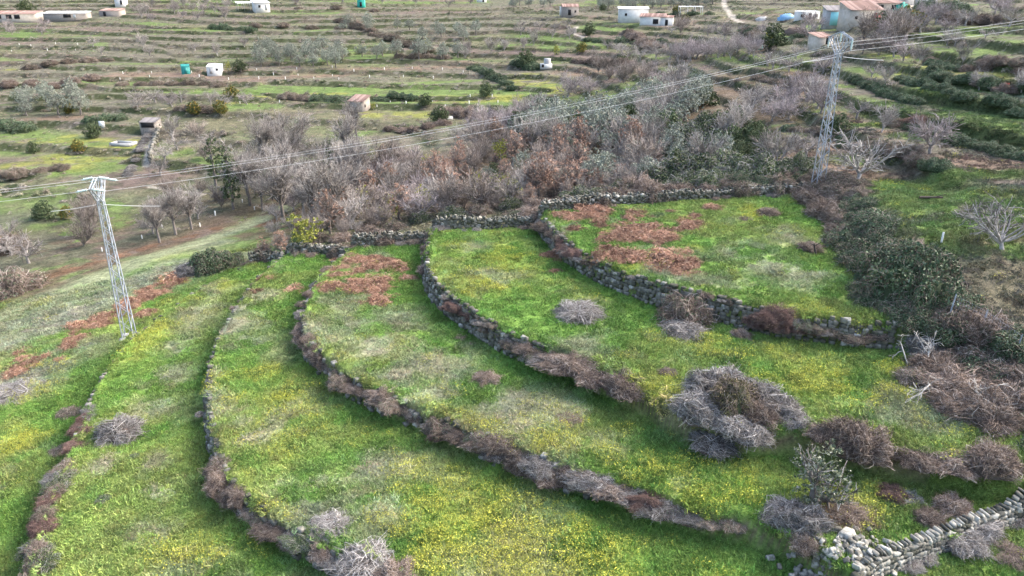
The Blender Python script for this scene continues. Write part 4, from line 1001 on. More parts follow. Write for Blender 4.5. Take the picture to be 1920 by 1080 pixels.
for p in P[P[:, 0] < 34]:
    if rng.random() < .6: TUFT.append((p[0] + .35 + rng.normal() * .1, p[1] - .45, float(hgt(p[0] + .35, p[1] - .5)), rng.uniform(.25, .6), 'straw'))
# bramble bank on the right of the terraces
P = resample(BANK, .9); 
for i, p in enumerate(P):
    if p[1] < 27: continue
    f = i / len(P); o = np.array([.85, .5])
    lower = p[1] < 41
    for j in range(2 if lower else 3):
        kind = 'mixed' if f < .18 else ('green' if f < .62 else ('mixed' if j % 2 else 'green'))
        if f < .3 and j == 0: kind = 'brown'
        q = p[:2] + o * (j * 1.15 - .2 + rng.normal() * .35) + rng.normal(size=2) * .3
        lb = {'brown': 'brown bramble on the bank under the right pylon', 'mixed': 'brown and green bramble on the right hand bank', 'green': 'dark green bramble mass on the right hand bank'}[kind]
        if lower: lb = 'shaded bramble on the bank by the wire fence'; kind = ('mixed', 'green', 'brown')[int(rng.integers(0, 3))]
        bush(kind, (q[0], q[1], float(hgt(*q)) - .1), rng.uniform(1.1, 1.65), lb, 'brambles on the right hand bank', rng.uniform(.8, 1.1))
for px, py, r, h in [(1690,560,2.2,1.5),(1720,520,2.3,1.3),(1660,520,2.0,1.4),(1740,575,2.0,1.4),(1690,500,2.0,1.2),(1640,480,1.7,1.2)]:
    bush('green', G1(px, py), r, 'tall dark green bramble dome at the bulge of the bank', 'brambles on the right hand bank', h)
for px, py, r, k in [(1745,660,1.3,'grey'),(1735,640,1.1,'grey'),(1755,700,1.6,'brown'),(1790,735,1.7,'brown'),(1720,715,1.1,'mixed'),(1850,785,1.5,'brown'),(1790,765,1.2,'brown'),(1880,690,1.6,'mixed'),(1905,650,1.8,'green'),(1840,660,1.2,'mixed')]:
    bush(k, G1(px, py), r, {'grey': 'pale purplish dry bramble above the fallen branches', 'brown': 'brown thicket behind the white fallen branches', 'mixed': 'scrub beside the wire fence', 'green': 'green bramble right of the wire fence'}[k], 'scrub round the fallen branches', .8)
# ivy covered banks on the upper right slope, low hedges elsewhere
def hedge(pts, kind, r, gap, label, h=1.0, grp='ivy covered banks on the right slope'):
    P = resample(ground([a for a, b_ in pts], [b_ for a, b_ in pts]), gap)
    for p in P:
        q = p[:2] + rng.normal(size=2) * .25; kk = kind if isinstance(kind, str) else kind[int(rng.integers(0, len(kind)))]
        bush(kk, (q[0], q[1], float(hgt(*q))), r * rng.uniform(.75, 1.25), label, grp, h * rng.uniform(.8, 1.15), 1.2, name='ivy_bank' if kk == 'ivy' else 'scrub_bush')
for pts, kind, r, gap, lb in [
    ([(1690,150),(1730,162),(1770,172),(1810,188)], 'ivy', .95, 1.2, 'ivy clad bank below the upper bare trees'),
    ([(1600,150),(1640,170),(1680,185),(1715,195)], 'ivy', .9, 1.2, 'dark ivy bank right of the lattice tower waist'),
    ([(1740,120),(1800,135),(1870,120)], ('ivy', 'brown'), 1.0, 1.8, 'dark bank under the top right meadow'),
    ([(1850,115),(1920,135)], ('brown', 'mixed', 'ivy'), 1.1, 2.2, 'purplish scrub bank at the right edge'),
    ([(1750,140),(1800,160),(1850,165),(1920,170)], ('ivy', 'ivy', 'brown'), 1.1, 2.0, 'mixed scrub bank above the red bucket'),
    ([(1700,240),(1740,250),(1800,270),(1860,285),(1920,300)], 'ivy', .95, 1.1, 'long ivy bank below the spreading bare tree'),
    ([(1860,190),(1920,215)], 'ivy', 1.0, 1.2, 'ivy bank at the right edge'),
    ([(1480,245),(1530,250),(1580,258)], ('mixed', 'ivy'), 1.0, 1.6, 'scrubby bank left of the lattice tower'),
    ([(1590,275),(1650,285),(1710,300),(1760,318)], ('mixed', 'brown', 'ivy'), 1.0, 1.5, 'scrub bank behind the pale fig tree'),
    ([(1680,235),(1720,228)], ('mixed', 'red'), 1.2, 1.4, 'reddish scrub by the ivy bank'),
    ([(1400,60),(1460,85),(1500,70)], ('mixed', 'ivy'), 1.6, 3.0, 'dark scrub in front of the farm sheds'),
    ([(1520,345),(1560,355),(1600,350)], 'mixed', 1.1, 1.3, 'scrub round the foot of the right pylon'),
    ]: hedge(pts, kind, r, gap, lb)
# shrubby edges of the far terraces
FH = [([(600,190),(660,192),(715,190)], 'ivy', 1.8, 3), ([(540,183),(600,188)], 'mixed', 1.6, 3), ([(735,182),(770,185)], 'ivy', 1.6, 3), ([(230,160),(330,158),(410,162)], 'mixed', 1.5, 4), ([(830,215),(900,222)], 'brown', 2.2, 4),
      ([(340,205),(400,208)], 'mixed', 1.5, 3), ([(60,130),(130,118),(200,115)], 'mixed', 2.2, 5), ([(0,330),(60,325),(110,318)], 'mixed', 1.6, 3), ([(20,160),(120,165),(170,150)], 'brown', 1.8, 5),
      ([(980,120),(1000,130)], 'ivy', 2.6, 3), ([(1080,118),(1180,122)], 'brown', 1.8, 3), ([(730,245),(790,243),(830,235)], 'brown', 1.6, 3), ([(890,130),(930,150),(960,165)], 'ivy', 1.8, 4), ([(750,108),(830,110)], 'mixed', 2.0, 4),
      ([(0,240),(40,245)], 'ivy', 2.4, 3), ([(170,228),(230,225)], 'ivy', 2.0, 4), ([(1180,60),(1225,90)], 'brown', 2.0, 4), ([(240,330),(280,240)], 'grey', .9, 3), ([(640,40),(720,70),(800,95)], 'mixed', 2.2, 6),
      ([(420,20),(700,22)], 'mixed', 2.0, 16), ([(480,50),(640,55)], 'mixed', 1.8, 12), ([(400,52),(470,58)], 'ivy', 2.0, 5), ([(1100,78),(1240,80)], 'ivy', 1.6, 5), ([(1240,30),(1330,28)], 'ivy', 2.0, 7),
      ([(1660,62),(1680,66)], 'mixed', 1.8, 5), ([(1730,20),(1800,25)], 'ivy', 2.4, 5), ([(1780,40),(1860,45)], 'brown', 2.4, 5), ([(1420,150),(1500,160)], 'mixed', 1.4, 3)]
FP = ['left of the small stone hut', 'right of the orange tree terrace', 'right of the small stone hut', 'above the orange trees', 'below the dry yellow terrace', 'between the two orange trees', 'at the far left above the olive grove', 'at the left edge of the meadow', 'above the left olive grove', 'left of the white tank', 'behind the white tank', 'beside the white trough', 'down the ditch to the wood', 'on the middle far slope', 'at the left edge beside the meadow', 'by the white board', 'above the small green orchard', 'beside the far path', 'down the long far diagonal', 'level with the white house', 'below the white house', 'left of and below the white house', 'under the curved track', 'behind the white farm', 'behind the red tiled barn', 'beside the paved road', 'on the top right slope', 'left of the pylon shaft']
assert len(FP) == len(FH)
for (pts, kind, r, gap), where in zip(FH, FP): hedge(pts, kind, r, gap, {'ivy': 'dark evergreen scrub ', 'mixed': 'brownish green scrub ', 'brown': 'brown leafless scrub ', 'grey': 'pale scrub '}[kind] + where, .9, 'scrub along the far terrace edges')

T_ = np.array([t[:4] for t in TUFT]); n = len(T_)
scatter('wall_tufts', LB['straw'] + LB['brown'][:2] + LB['mixed'][:1], T_[:, :3], np.stack([np.zeros(n), np.zeros(n), rng.uniform(0, 6.28, n)], -1), T_[:, 3:4] * np.stack([rng.uniform(.9, 1.5, n), np.ones(n), rng.uniform(.5, .9, n)], -1), np.ones((n, 3)), 'small dry tufts dotted along the wall tops', 'tufts')
# ------------------------------------------------------------------ trees
LT = {}
LT['orchard'] = [lib_bare(900 + i, 4, .9, 6, 2.0, 34, 240, .7, .42, .12, 'twig', 'limb', 1.15, .016, 1.3, .75) for i in range(4)]
LT['purple'] = [lib_bare(910 + i, 4, .8, 8, 2.3, 46, 330, .7, .5, .12, 'twig_purple', 'limb', 1.0, .018, 1.3, .9) for i in range(3)]
LT['tall'] = [lib_bare(920 + i, 8, 3.0, 10, 3.6, 80, 620, .6, 1.3, .18, 'twig', 'bark', .75, .02, 2.2, 1.4) for i in range(4)]
LT['thicket'] = [lib_bare(930 + i, 4, .4, 14, 2.9, 70, 460, .6, 1.1, .07, 'twig_brown', 'bark', .6, .018, 1.5, 1.1) for i in range(3)]
LT['pale'] = [lib_bare(940 + i, 4, .5, 10, 2.4, 46, 380, .6, .9, .08, 'twig', 'pale_bark', .75, .018, 1.3, .9) for i in range(3)]
LT['fig'] = [lib_bare(950 + i, 4, .5, 10, 3.1, 44, 300, .6, .42, .12, 'bramble_grey', 'pale_bark', 1.0, .02, 1.5, .8) for i in range(2)]
def leafy_set(kind, seed, lobes, **kw): LT[kind] = [lib_leafy(seed + i, [(a * (1 + .15 * math.sin(i * 3 + j)), b_ * (1 - .12 * math.cos(i * 2 + j)), c, d) for j, (a, b_, c, d) in enumerate(lobes)], **kw) for i in range(3)]
leafy_set('olive', 1000, [(0,0,2.0,1.2),(.9,.3,1.7,.9),(-.8,.4,1.8,.95),(.2,-.8,1.6,.9),(-.3,.1,2.7,.8)], n=2600, leaf='olive_leaf', size=.17, trunk_h=1.2, bare=60)
leafy_set('evergreen', 1010, [(0,0,1.0,1.15),(.6,.4,.7,.85),(-.6,-.3,.75,.9),(0,0,1.75,.75),(.3,-.6,.6,.8)], n=4200, leaf='evergreen_leaf', size=.18, trunk_h=.6)
leafy_set('orange', 1020, [(0,0,.95,1.05),(.6,.3,.7,.75),(-.6,-.3,.75,.8),(0,0,1.5,.7),(0,-.5,.55,.75)], n=3600, leaf='orange_leaf', size=.18, trunk_h=.6)
leafy_set('yellowgreen', 1030, [(0,0,1.3,.8),(.3,.2,2.0,.6),(-.4,-.2,1.7,.6),(0,0,.8,.8)], n=1600, leaf='yellow_leaf', size=.14, trunk_h=.6)
leafy_set('russet', 1040, [(0,0,2.6,1.2),(.7,.3,2.0,.9),(-.7,-.3,2.2,.9),(0,0,3.6,.8),(.2,-.5,1.4,.8)], n=1500, leaf='russet_leaf', size=.17, trunk_h=1.8, bare=420, twig='twig_brown', shell=.3)
leafy_set('ivytree', 1050, [(0,0,1.5,.8),(.1,.1,2.8,.8),(-.1,.1,4.0,.75),(.2,-.1,5.0,.6)], n=2600, leaf='evergreen_leaf', size=.18, trunk_h=5.5, bare=200)
leafy_set('wildolive', 1060, [(0,0,1.1,.75),(.5,.2,.9,.55),(-.5,.1,1.0,.6),(.1,-.4,.7,.55),(-.1,.1,1.7,.5)], n=2300, leaf='wild_leaf', size=.095, trunk_h=.5, bare=150, twig='bramble_grey', stems=3)
NT = {'orchard': 'bare_tree', 'purple': 'bare_tree', 'tall': 'bare_tree', 'thicket': 'bare_thicket', 'pale': 'bare_tree', 'fig': 'fig_tree', 'olive': 'olive_tree', 'evergreen': 'evergreen_tree', 'orange': 'orange_tree',
      'yellowgreen': 'evergreen_shrub', 'russet': 'oak_tree', 'ivytree': 'ivy_covered_tree', 'wildolive': 'wild_olive_tree'}
def tree(kind, p, s, label, group=None, var=None, rz=None, sz=1.0):
    k = _c.get('t' + kind, 0); _c['t' + kind] = k + 1
    tr, cr = LT[kind][(k if var is None else var) % len(LT[kind])][:2]
    o = empty(NT[kind], (p[0], p[1], float(hgt(p[0], p[1]))), rng.uniform(0, 6.28) if rz is None else rz, (s, s, s * sz)); tag(o, label, 'tree' if kind not in ('yellowgreen', 'thicket') else 'shrub', group)
    link('trunk', tr, o); link('crown', cr, o); return o
rng = np.random.default_rng(33)
HEROES = []
for kind, px, py, s, lb in [
    ('fig', 1608, 338, 1.4, 'spreading pale fig tree right of the right pylon foot'), ('fig', 1880, 468, 1.05, 'pale bare fig tree on brown earth at the right edge'),
    ('purple', 1742, 288, 1.25, 'dark trunked spreading bare tree above the long ivy bank'), ('orchard', 1508, 298, 1.2, 'small dark bare tree left of the right pylon'),
    ('pale', 1652, 248, .9, 'pale many stemmed bare tree behind the pylon shaft'), ('orchard', 1605, 222, 1.0, 'bare tree just right of the pylon shaft'), ('purple', 1480, 225, 1.0, 'pinkish bare tree left of the pylon shaft'),
    ('pale', 1660, 155, .65, 'little pale bare tree in front of an ivy bank'), ('orchard', 1634, 145, .75, 'slim bare tree on bright green grass'), ('pale', 1722, 118, .85, 'pale bare tree above the ivy bank, left of a pair'),
    ('pale', 1805, 118, .8, 'pale bare tree at the foot of the top meadow'), ('pale', 1835, 170, .75, 'upright pale bare tree near the right edge'), ('pale', 1915, 172, .8, 'pale bare tree cut by the right edge'),
    ('orchard', 1776, 85, .9, 'bare tree in the top meadow, left of two'), ('orchard', 1790, 86, .95, 'bare tree in the top meadow, right of two'), ('orchard', 1848, 72, .6, 'small bare tree alone in the top meadow'),
    ('ivytree', 438, 392, 1.75, 'tall tree wrapped in ivy at the edge of the wood'), ('ivytree', 405, 348, 1.5, 'ivy wrapped tree behind the taller ivy tree'), ('ivytree', 622, 350, 1.35, 'dark narrow ivy tree in the middle of the wood'),
    ('tall', 470, 385, 1.05, 'tall bare tree right of the ivy wrapped tree'), ('tall', 330, 440, .85, 'bare tree on the field edge behind the left pylon'), ('tall', 360, 430, .8, 'bare tree with dark trunks at the grass strip'),
    ('tall', 300, 455, .75, 'leaning bare tree beside the left pylon'), ('tall', 670, 262, .95, 'rounded grey bare tree beside a small stone hut'), ('tall', 545, 330, 1.0, 'tall bare tree in the purple part of the wood'),
    ('yellowgreen', 562, 450, 1.75, 'bright yellow green shrub behind the boundary wall'), ('yellowgreen', 685, 402, 1.5, 'small yellow green shrub in the wood'), ('russet', 515, 455, .75, 'withered russet shrub left of the yellow green one'),
    ('russet', 480, 462, .7, 'small withered russet shrub at the wall end'), ('wildolive', 1530, 945, 1.6, 'grey green wild olive on the eroded bank'), ('evergreen', 85, 410, 1.27, 'dark round evergreen by the field behind the left pylon'),
    ('orange', 127, 410, 0.98, 'olive yellow shrub beside the dark round evergreen'), ('orange', 365, 215, 1.50, 'orange tree full of fruit, left of two'), ('orange', 414, 213, 1.50, 'orange tree full of fruit, right of two'),
    ('orange', 434, 183, 1.42, 'orange tree on the green strip above the fruit trees'), ('evergreen', 178, 258, 1.50, 'dark green round tree beside the white panel'), ('evergreen', 65, 287, 1.05, 'small evergreen on the left meadow'),
    ('orange', 148, 285, 1.20, 'brownish round bush on the left meadow'), ('orange', 132, 213, 1.20, 'dark citrus tree among the grey olives'), ('evergreen', 451, 134, 1.50, 'dark evergreen right of the pale shed'),
    ('yellowgreen', 428, 135, 1.22, 'yellow mimosa beside the pale shed'), ('evergreen', 799, 198, 1.27, 'round evergreen alone on the dry terrace'), ('evergreen', 910, 180, 1.50, 'dark evergreen at the end of the red brown hedge'),
    ('evergreen', 50, 25, 2.6, 'large dark pine like tree at the top left'), ('yellowgreen', 800, 95, 1.49, 'yellow flowering tree on the middle far slope'), ('yellowgreen', 1043, 103, 1.22, 'yellow tree among bare cherry trees'),
    ('orange', 1091, 98, 1.50, 'orange tree at the end of the bare orchard'), ('evergreen', 1105, 66, 1.65, 'dark conifer like tree beside the curved track'), ('evergreen', 1448, 88, 2.1, 'large dark evergreen beside the green bin'),
    ('yellowgreen', 1440, 90, 1.49, 'yellow green bush before the large evergreen'), ('orange', 1693, 42, 1.65, 'citrus tree beside the teal tarpaulin'), ('orange', 1713, 58, 1.80, 'citrus tree on the meadow edge below the road'),
    ('orange', 1285, 45, 1.50, 'citrus tree left of the pale track'), ('orange', 1268, 25, 1.35, 'small citrus tree behind the white farm'), ('evergreen', 1650, 60, 1.65, 'dark bush at the corner of the red roofed barn'),
    ('evergreen', 1130, 20, 1.20, 'dark bush behind the stone hut'), ('evergreen', 985, 125, 2.10, 'dark evergreen hump left of the white tank'), ('evergreen', 1570, 255, 1.20, 'light green bush at the pylon shaft'),
    ('evergreen', 825, 228, 1.50, 'dark narrow evergreen by the white trough'), ('yellowgreen', 700, 205, 0.68, 'tiny yellow bush by the stone hut'),
    ]:
    p = G1(px, py)
    if lb.startswith(('bright yellow green', 'withered russet', 'small withered')): j_ = np.argmin(np.abs(to_px(NORTH)[:, 0] - px)); p = NORTH[j_] + np.array([0, 1.5, 0])
    tree(kind, p, s, lb); HEROES.append(p[:2])
BLD = [(490, 20, 6.0), (462, 18, 7.5), (28, 40, 22.0), (128, 36, 17.0), (212, 30, 9.0), (228, 9, 4.5), (349, 138, 2.2), (404, 138, 3.8), (675, 207, 3.6), (1068, 30, 6.0), (1054, 28, 1.8), (1186, 42, 10.0), (1225, 46, 8.0), (1250, 47, 4.0), (1294, 27, 8.0), (1512, 36, 6.0), (1562, 54, 4.6), (1610, 47, 7.4), (1650, 27, 9.5), (1687, 10, 5.0), (1722, 6, 9.0), (1537, 84, 3.4), (282, 243, 4.2), (678, 13, 3.2), (903, 4, 5.0)]
BXY = np.c_[ground([b_[0] for b_ in BLD], [b_[1] for b_ in BLD])[:, :2], [b_[2] for b_ in BLD]]
def fill(poly_px, spacing, kinds, label, group, smin, smax, limit=400, seed=0):
    """trees spread over an area outlined by its corners on the ground"""
    global rng; rng = np.random.default_rng(seed)
    W = ground([a for a, b_ in poly_px], [b_ for a, b_ in poly_px])[:, :2]; lo, hi = W.min(0), W.max(0); out = []
    cand = rng.uniform(lo, hi, (6000, 2)); cand = cand[inside(cand[:, 0], cand[:, 1], W)]
    for c in cand:
        if len(out) >= limit: break
        if out and np.min(np.hypot(*(np.array(out) - c).T)) < spacing: continue
        if np.min(np.hypot(*(np.array(HEROES) - c).T)) < min(2.2, spacing): continue
        if np.any((np.abs(BXY[:, 0] - c[0] * BXY[:, 1] / c[1]) < BXY[:, 2] * .5 + 2.2) & (BXY[:, 1] - c[1] > -5) & (BXY[:, 1] - c[1] < 22)): continue
        out.append(c)
    for c in out:
        k = kinds[int(rng.integers(0, len(kinds)))]; lb = label[k] if isinstance(label, dict) else label
        tree(k, c, rng.uniform(smin, smax), lb, group, sz=rng.uniform(.85, 1.15))
    return out
WL = {'orchard': 'small bare grey tree in the gully wood', 'tall': 'tall bare grey tree in the gully wood', 'thicket': 'bare brown thicket in the gully wood', 'russet': 'withered russet oak in the gully wood', 'olive': 'grey green olive in the gully wood', 'purple': 'purplish bare tree in the gully wood',
      'evergreen': 'dark evergreen in the gully wood', 'pale': 'pale bare tree in the gully wood', 'yellowgreen': 'yellow green shrub in the gully wood', 'ivytree': 'ivy covered tree in the gully wood'}
GW = 'trees of the gully wood'
def near(where): return {k: v.replace('in the gully wood', 'in the wood ' + where) for k, v in WL.items()}
fill([(465,388),(560,425),(640,430),(700,330),(650,280),(520,290),(450,325)], 3.3, ['tall', 'purple', 'pale', 'tall', 'orchard'], near('toward the ivy covered trees'), GW, .65, 1.2, 80, 1)
fill([(600,440),(800,412),(830,330),(720,300),(640,340)], 2.8, ['thicket', 'russet', 'thicket', 'pale', 'russet', 'purple', 'yellowgreen'], near('behind the left terraces'), GW, .6, 1.4, 90, 2)
fill([(800,410),(1000,382),(1060,300),(960,270),(830,320)], 2.8, ['russet', 'russet', 'evergreen', 'russet', 'pale', 'thicket', 'olive', 'yellowgreen'], near('behind the bright green terrace'), GW, .6, 1.4, 90, 3)
fill([(1000,380),(1240,345),(1260,260),(1060,270)], 2.7, ['russet', 'pale', 'russet', 'thicket', 'olive', 'olive'], near('behind the bracken field'), GW, .6, 1.45, 90, 4)
fill([(1000,285),(1250,265),(1330,190),(1280,170),(1130,225),(960,250)], 3.0, ['olive', 'olive', 'olive', 'evergreen', 'pale'], near('at its olive grown upper side'), GW, 1.3, 1.9, 90, 5)
fill([(1240,345),(1460,325),(1450,280),(1380,235),(1270,255)], 2.4, ['evergreen', 'evergreen', 'evergreen', 'olive', 'pale'], near('beside the dark evergreen bushes'), GW, .8, 1.4, 100, 6)
for i, (px, py, r, k) in enumerate([(1190,352,1.80,'mixed'),(1225,345,2.76,'olivegreen'),(1265,340,3.12,'olivegreen'),(1310,335,3.36,'olivegreen'),(1350,330,3.36,'olivegreen'),(1395,330,3.12,'olivegreen'),(1430,332,2.88,'olivegreen'),(1455,335,2.16,'green'),
    (1300,300,2.88,'olivegreen'),(1340,285,3.12,'olivegreen'),(1300,270,3.12,'olivegreen'),(1350,262,2.88,'olivegreen'),(1330,245,3.12,'olivegreen'),(1380,270,2.16,'olivegreen'),(1260,300,2.64,'olivegreen'),(1130,362,1.30,'mixed'),(1090,366,1.40,'olivegreen'),(1050,372,1.50,'mixed'),
    (960,392,1.40,'olivegreen'),(900,400,1.30,'mixed'),(850,408,1.40,'olivegreen'),(790,418,1.40,'olivegreen'),(740,432,1.20,'mixed'),(690,444,1.30,'brown'),(640,452,1.20,'brown'),(600,455,1.20,'mixed'),(1480,340,1.40,'brown'),(1000,352,1.60,'green'),(1020,330,1.80,'olivegreen')]):
    bush(k, G1(px, py), r, 'large dark evergreen bush between the wood and the right pylon' if px > 1180 and k == 'olivegreen' else 'leafy bramble mound behind the boundary wall', 'bushes behind the boundary wall', rng.uniform(.85, 1.1))
for p in resample(NORTH, 1.9):
    if p[0] > 1.0:
        q = p[:2] + np.array([rng.normal() * .3, 2.1 + rng.normal() * .4]); bush(('mixed', 'olivegreen', 'brown', 'green')[int(rng.integers(0, 4))], (q[0], q[1], float(hgt(*q))), rng.uniform(1.0, 1.7), 'dense bramble pressed against the far side of the boundary wall', 'bushes behind the boundary wall', rng.uniform(.8, 1.2))
        q = q + np.array([.8, 2.2]); bush(('mixed', 'olivegreen', 'brown')[int(rng.integers(0, 3))] if p[0] < 13 else 'olivegreen', (q[0], q[1], float(hgt(*q))), rng.uniform(1.3, 2.3), 'dense bramble in the second rank behind the boundary wall', 'bushes behind the boundary wall', rng.uniform(.8, 1.2))
fill([(480,462),(640,446),(800,412),(1000,384),(1200,352),(1200,338),(1000,368),(800,396),(640,425),(500,440)], 1.9, ['thicket', 'pale', 'thicket', 'russet'], {'thicket': 'low brown thicket close behind the boundary wall', 'pale': 'low pale thicket close behind the boundary wall', 'russet': 'small withered oak close behind the boundary wall'}, 'thickets behind the boundary wall', .4, .75, 60, 12)
fill([(860,270),(1000,240),(1020,205),(900,235)], 3.2, ['pale', 'purple', 'purple'], near('at its grey far tip'), GW, 1.0, 1.4, 34, 7)
fill([(270,450),(420,395),(400,360),(300,370)], 4.5, ['thicket', 'orchard'], {'thicket': 'brown thicket behind the left pylon', 'orchard': 'bare orchard tree behind the left pylon'}, 'trees behind the left pylon', .7, 1.0, 25, 8)
OR = 'bare orchard trees on the far slopes'
for i, (poly, sp, kinds, lb, lim) in enumerate([
    ([(1390,235),(1560,215),(1540,180),(1400,195)], 3.6, ['purple', 'orchard'], 'pinkish bare tree on the slope left of the pylon shaft', 22),
    ([(1250,115),(1420,108),(1420,95),(1260,100)], 3.4, ['pale', 'purple'], 'bare cherry tree in the row below the dark evergreen', 30),
    ([(1430,135),(1560,140),(1540,110),(1440,115)], 4.5, ['orchard', 'purple'], 'bare tree left of the pylon head', 18),
    ([(1620,110),(1700,120),(1680,75),(1600,80)], 4.0, ['purple', 'thicket'], 'purplish bare tree right of the pylon head', 8),
    ([(1720,70),(1900,55),(1900,25),(1720,30)], 7, ['purple', 'orchard'], 'bare tree on the top right slope', 10),
    ([(1580,60),(1680,62),(1680,52),(1580,50)], 5, ['pale', 'orchard'], 'bare tree in front of the red roofed barn', 2),
    ([(1130,105),(1240,112),(1240,92),(1130,90)], 6, ['orchard'], 'bare cherry tree on the small bright green field', 14),
    ([(970,70),(1075,72),(1070,50),(970,52)], 7, ['orchard'], 'bare cherry tree in the orchard beside the curved track', 16),
    ([(1160,165),(1250,160),(1240,130),(1120,135)], 5, ['purple', 'thicket'], 'pink tinged bare tree at the corner of the yellow field', 20),
    ([(1060,185),(1110,180),(1110,165),(1060,170)], 4, ['purple'], 'spreading pink bare tree above the little green field', 4),
    ([(870,110),(1000,95),(1000,85),(870,98)], 6, ['purple', 'pale'], 'grey bare tree along the far ditch', 14),
    ([(150,110),(460,105),(460,85),(150,88)], 14, ['pale', 'orchard'], 'grey bare tree on the far left terraces', 16),
    ([(0,70),(110,66),(110,50),(0,52)], 10, ['purple'], 'lilac grey bare tree by the far left sheds', 18),
    ([(230,40),(440,38),(430,10),(230,14)], 11, ['purple', 'pale'], 'lilac grey bare tree left of the white house', 34),
    ([(300,20),(900,12),(900,3),(300,4)], 16, ['purple', 'pale'], 'lilac bare tree on the top edge slope', 40),
    ([(250,205),(480,200),(470,190),(250,192)], 5, ['purple', 'orchard'], 'bare tree in the row above the orange trees', 24),
    ([(300,330),(400,300),(400,250),(310,260)], 6, ['pale', 'thicket', 'orchard'], 'bare tree beside the far path', 24),
    ([(1240,70),(1560,65),(1560,50),(1240,52)], 8, ['purple', 'thicket', 'orchard'], 'bare tree on the slope below the pale track', 40),
    ([(0,520),(240,440),(200,400),(0,450)], 6, ['thicket', 'orchard'], 'bare bush on the rough ground left of the left pylon', 30),
    ([(1180,50),(1260,62),(1250,45),(1180,42)], 6, ['orchard', 'purple'], 'bare tree before the white farm', 10)]):
    fill(poly, sp, kinds, lb, OR, .95, 1.35, lim, 50 + i)
OL = 'olive trees on the far slopes'
for i, (poly, sp, lb, lim) in enumerate([
    ([(25,218),(160,218),(150,180),(30,185)], 4.2, 'grey olive in the grove at the left edge', 40),
    ([(480,125),(640,128),(640,112),(490,108)], 4.5, 'grey green olive on the terraces right of the pale shed', 34),
    ([(500,104),(640,104),(640,97),(500,97)], 5.5, 'grey olive in the upper far row', 16),
    ([(640,112),(860,112),(860,104),(650,104)], 6, 'grey olive on the middle far terrace', 20),
    ([(790,78),(900,74),(900,60),(800,62)], 6, 'grey olive below the far ditch', 16),
    ([(1120,18),(1340,15),(1340,3),(1120,4)], 7, 'grey olive in the grove at the top', 44),
    ([(640,62),(780,60),(780,50),(640,50)], 8, 'grey olive on the far terrace edge', 14),
    ([(960,18),(1040,16),(1040,6),(960,6)], 8, 'grey olive on the top slope', 10)]):
    fill(poly, sp, ['olive'], lb, OL, 1.15, 1.7, lim, 90 + i)
